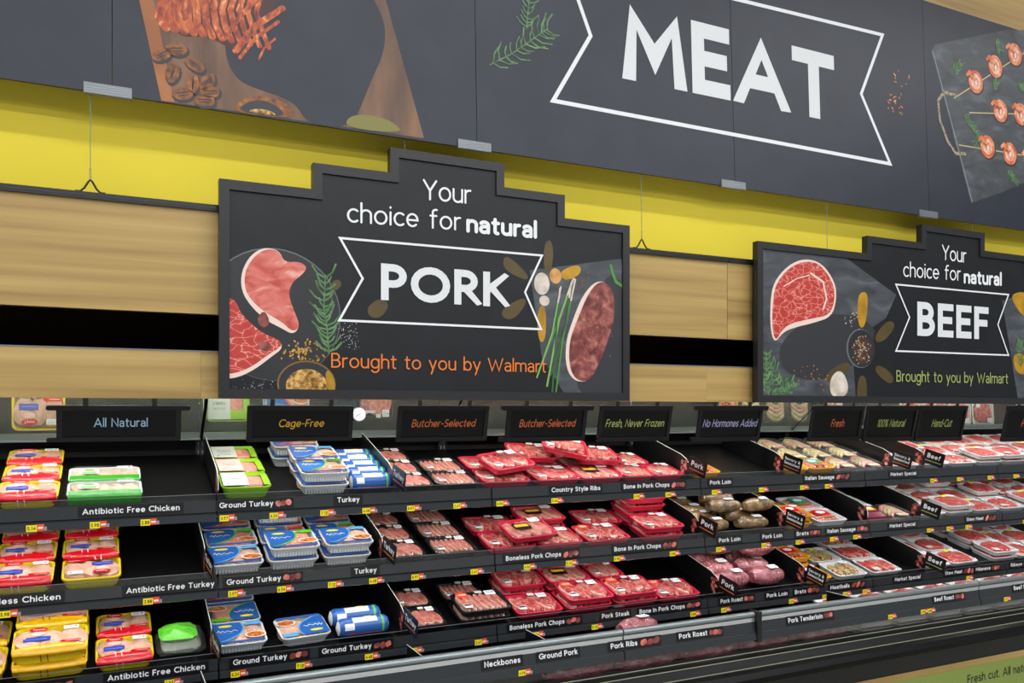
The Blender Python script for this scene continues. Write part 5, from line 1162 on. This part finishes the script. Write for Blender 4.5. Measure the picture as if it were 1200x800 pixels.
# ================================================================ label strips and price tags on the rails
def rail_for(s, X):
    for k in range(7):
        if MX[k] <= X < MX[k + 1]: return rails[(s, k)]
LB = {1: [('Antibiotic Free Chicken', 96.5, 210.5, 0), ('Ground Turkey', 257, 320, 18), ('Turkey', 395, 421, 0), ('Country Style Ribs', 646, 703, 0), ('Bone In Pork Chops', 730.5, 784, 15), ('Pork Loin', 831.5, 856, 0), ('Italian Sausage', 943, 977, 15), ('Market Special', 1043, 1073, 0)],
      2: [('Boneless Chicken', -32, 71, 0), ('Antibiotic Free Turkey', 148, 251, 0), ('Ground Turkey', 265.5, 329, 20), ('Turkey', 415, 441, 0), ('Boneless Pork Chops', 592.5, 657, 17), ('Bone In Pork Chops', 719.5, 774, 15), ('Pork Loin', 842, 867, 0), ('Pork Loin', 893, 916, 0), ('Brats', 933, 947, 11), ('Italian Sausage', 969, 1002, 11), ('Market Special', 1042, 1072, 0), ('Stew Meat', 1132, 1152, 12)],
      3: [('Breast', 7, 41, 40), ('Antibiotic Free Chicken', 126, 240, 0), ('Ground Turkey', 273, 336, 21), ('Ground Turkey', 377, 435, 20), ('Boneless Pork Chops', 597, 661, 16), ('Pork Steak', 705, 737, 0), ('Bone In Pork Chops', 749, 802, 15), ('Pork Roast', 844, 870, 10), ('Pork Loin', 898, 922, 0), ('Brats', 931, 944, 13), ('Meatballs', 972.5, 995, 15), ('Market Special', 1048, 1078, 0), ('Stew Meat', 1107, 1127, 11), ('Milanesa', 1143, 1160, 8), ('Ribeye', 1184, 1197, 8)]}
def label_mesh(b, pl, s, p0, p1, pic, yc, hh, ch, oy, base):
    a = pl.hit(p0, 600)[0]; c = pl.hit(p1, 600)[0]; e = pl.hit(p1 + pic + 2, 600)[0] if pic else c
    b.prism(rect(a - .012, e + .012, -hh / 2, hh / 2), 0, .0012, STRIPM)
    text(b, s, a, -ch * .42, ch, INK, .17, c - a, .0016)
    if pic:
        w_ = e - c; rr = random.Random(int(p0)); 
        for k in range(3): b.flat(wob(c + w_ * (.3 + .3 * k), (rr.random() - .5) * .006, w_ * .18, hh * .30, 9, .12, rr, rr.random()), .0016 + .0001 * k, (STEAKD, CHOPP, STEAKD)[(k + int(p0)) % 3])
    return (a + c) / 2
for s in LB:
    pl = RP[s]; t, bo = RT[s], RB[s]; mid = bo + (t - bo) * .40; yc = (t + mid) / 2 + .002
    for tx_, p0, p1, pic in LB[s]:
        b = MB(); X = label_mesh(b, pl, tx_, p0, p1, pic, yc, .036, .0195, 0, 0)
        b.v = [(x, RAILY[s] - .0015 - z - 3.1, yc + y) for x, y, z in b.v]
        b.build('label_strip', parent=rail_for(s, X))
DRP = Plane(DY - .006)
for tx_, p0, p1, pic in [('Neckbones', 567, 609, 0), ('Ground Pork', 631, 676, 0), ('Pork Ribs', 715, 746, 23), ('Pork Roast', 795, 828, 14), ('Pork Tenderloin', 923, 963, 9), ('Beef Roast', 1094, 1117, 9), ('Beef Roast', 1187, 1210, 9)]:
    b = MB(); X = label_mesh(b, DRP, tx_, p0, p1, pic, 0, .040, .021, 0, 0)
    tl = math.atan2(.008, .052)
    b.v = [(x, DY - .0093 - z + y * math.sin(tl) - 3.1, DR - .048 + y * math.cos(tl)) for x, y, z in b.v]
    par = [deckrails[i] for i, (q0, q1) in enumerate(SEG) if q0 <= X <= q1 + .02][0]; b.build('label_strip', parent=par)
PR = ['4.96', '5.14', '5.98', '2.88', '3.97', '6.24', '7.12', '4.48', '8.97', '2.47']
tagm = {}
for i in range(10):
    b = MB(); b.box(-.017, .013, -.0105, .0105, 0, .0012, TAGY); b.box(.013, .033, -.0085, .0125, 0, .0016, TAGR); b.box(.033, .041, -.008, .004, 0, .001, P_GRY)
    text(b, PR[i], -.014, -.006, .012, BLK, .17, .024, .0016); b.box(.016, .030, -.002, .004, .0016, .0018, P_WHT)
    tagm[i] = [b, None]
def price_tag(i, par, M):
    if tagm[i][1] is None: tagm[i][1] = tagm[i][0].mesh('price_tag')
    o = bpy.data.objects.new('price_tag', tagm[i][1]); COL.objects.link(o); o.parent = par; o.matrix_local = M
UP = Matrix(((1, 0, 0, 0), (0, 0, -1, 0), (0, 1, 0, 0), (0, 0, 0, 1)))
TG = {1: [38, 112, 171, 263, 321, 380, 429, 481, 535, 585, 649, 745, 782, 836, 891, 939, 968, 1091, 1122, 1158, 1188], 2: [7, 174, 273, 330, 389, 437, 486, 555, 617, 666, 722, 787, 841, 894, 934, 974, 1001, 1087, 1110, 1132, 1199],
      3: [4, 199, 276, 352, 432, 484, 560, 627, 696, 750, 811, 847, 926, 965, 989, 1012, 1133]}
n_ = 0
for s in TG:
    for px in TG[s]:
        X = RP[s].hit(px, 600)[0]; n_ += 1
        price_tag(n_ % 10, rail_for(s, X), Matrix.Translation((X, RAILY[s] - .009 - 3.1, RB[s] + .012)) @ UP)
for px in (610, 1040, 1078, 1086, 1175):
    X = DRP.hit(px, 700)[0]; n_ += 1
    par = [deckrails[i] for i, (q0, q1) in enumerate(SEG) if q0 <= X <= q1 + .02][0]
    price_tag(n_ % 10, par, Matrix.Translation((X, DY - .0235 - 3.1, DR - .093)) @ UP)
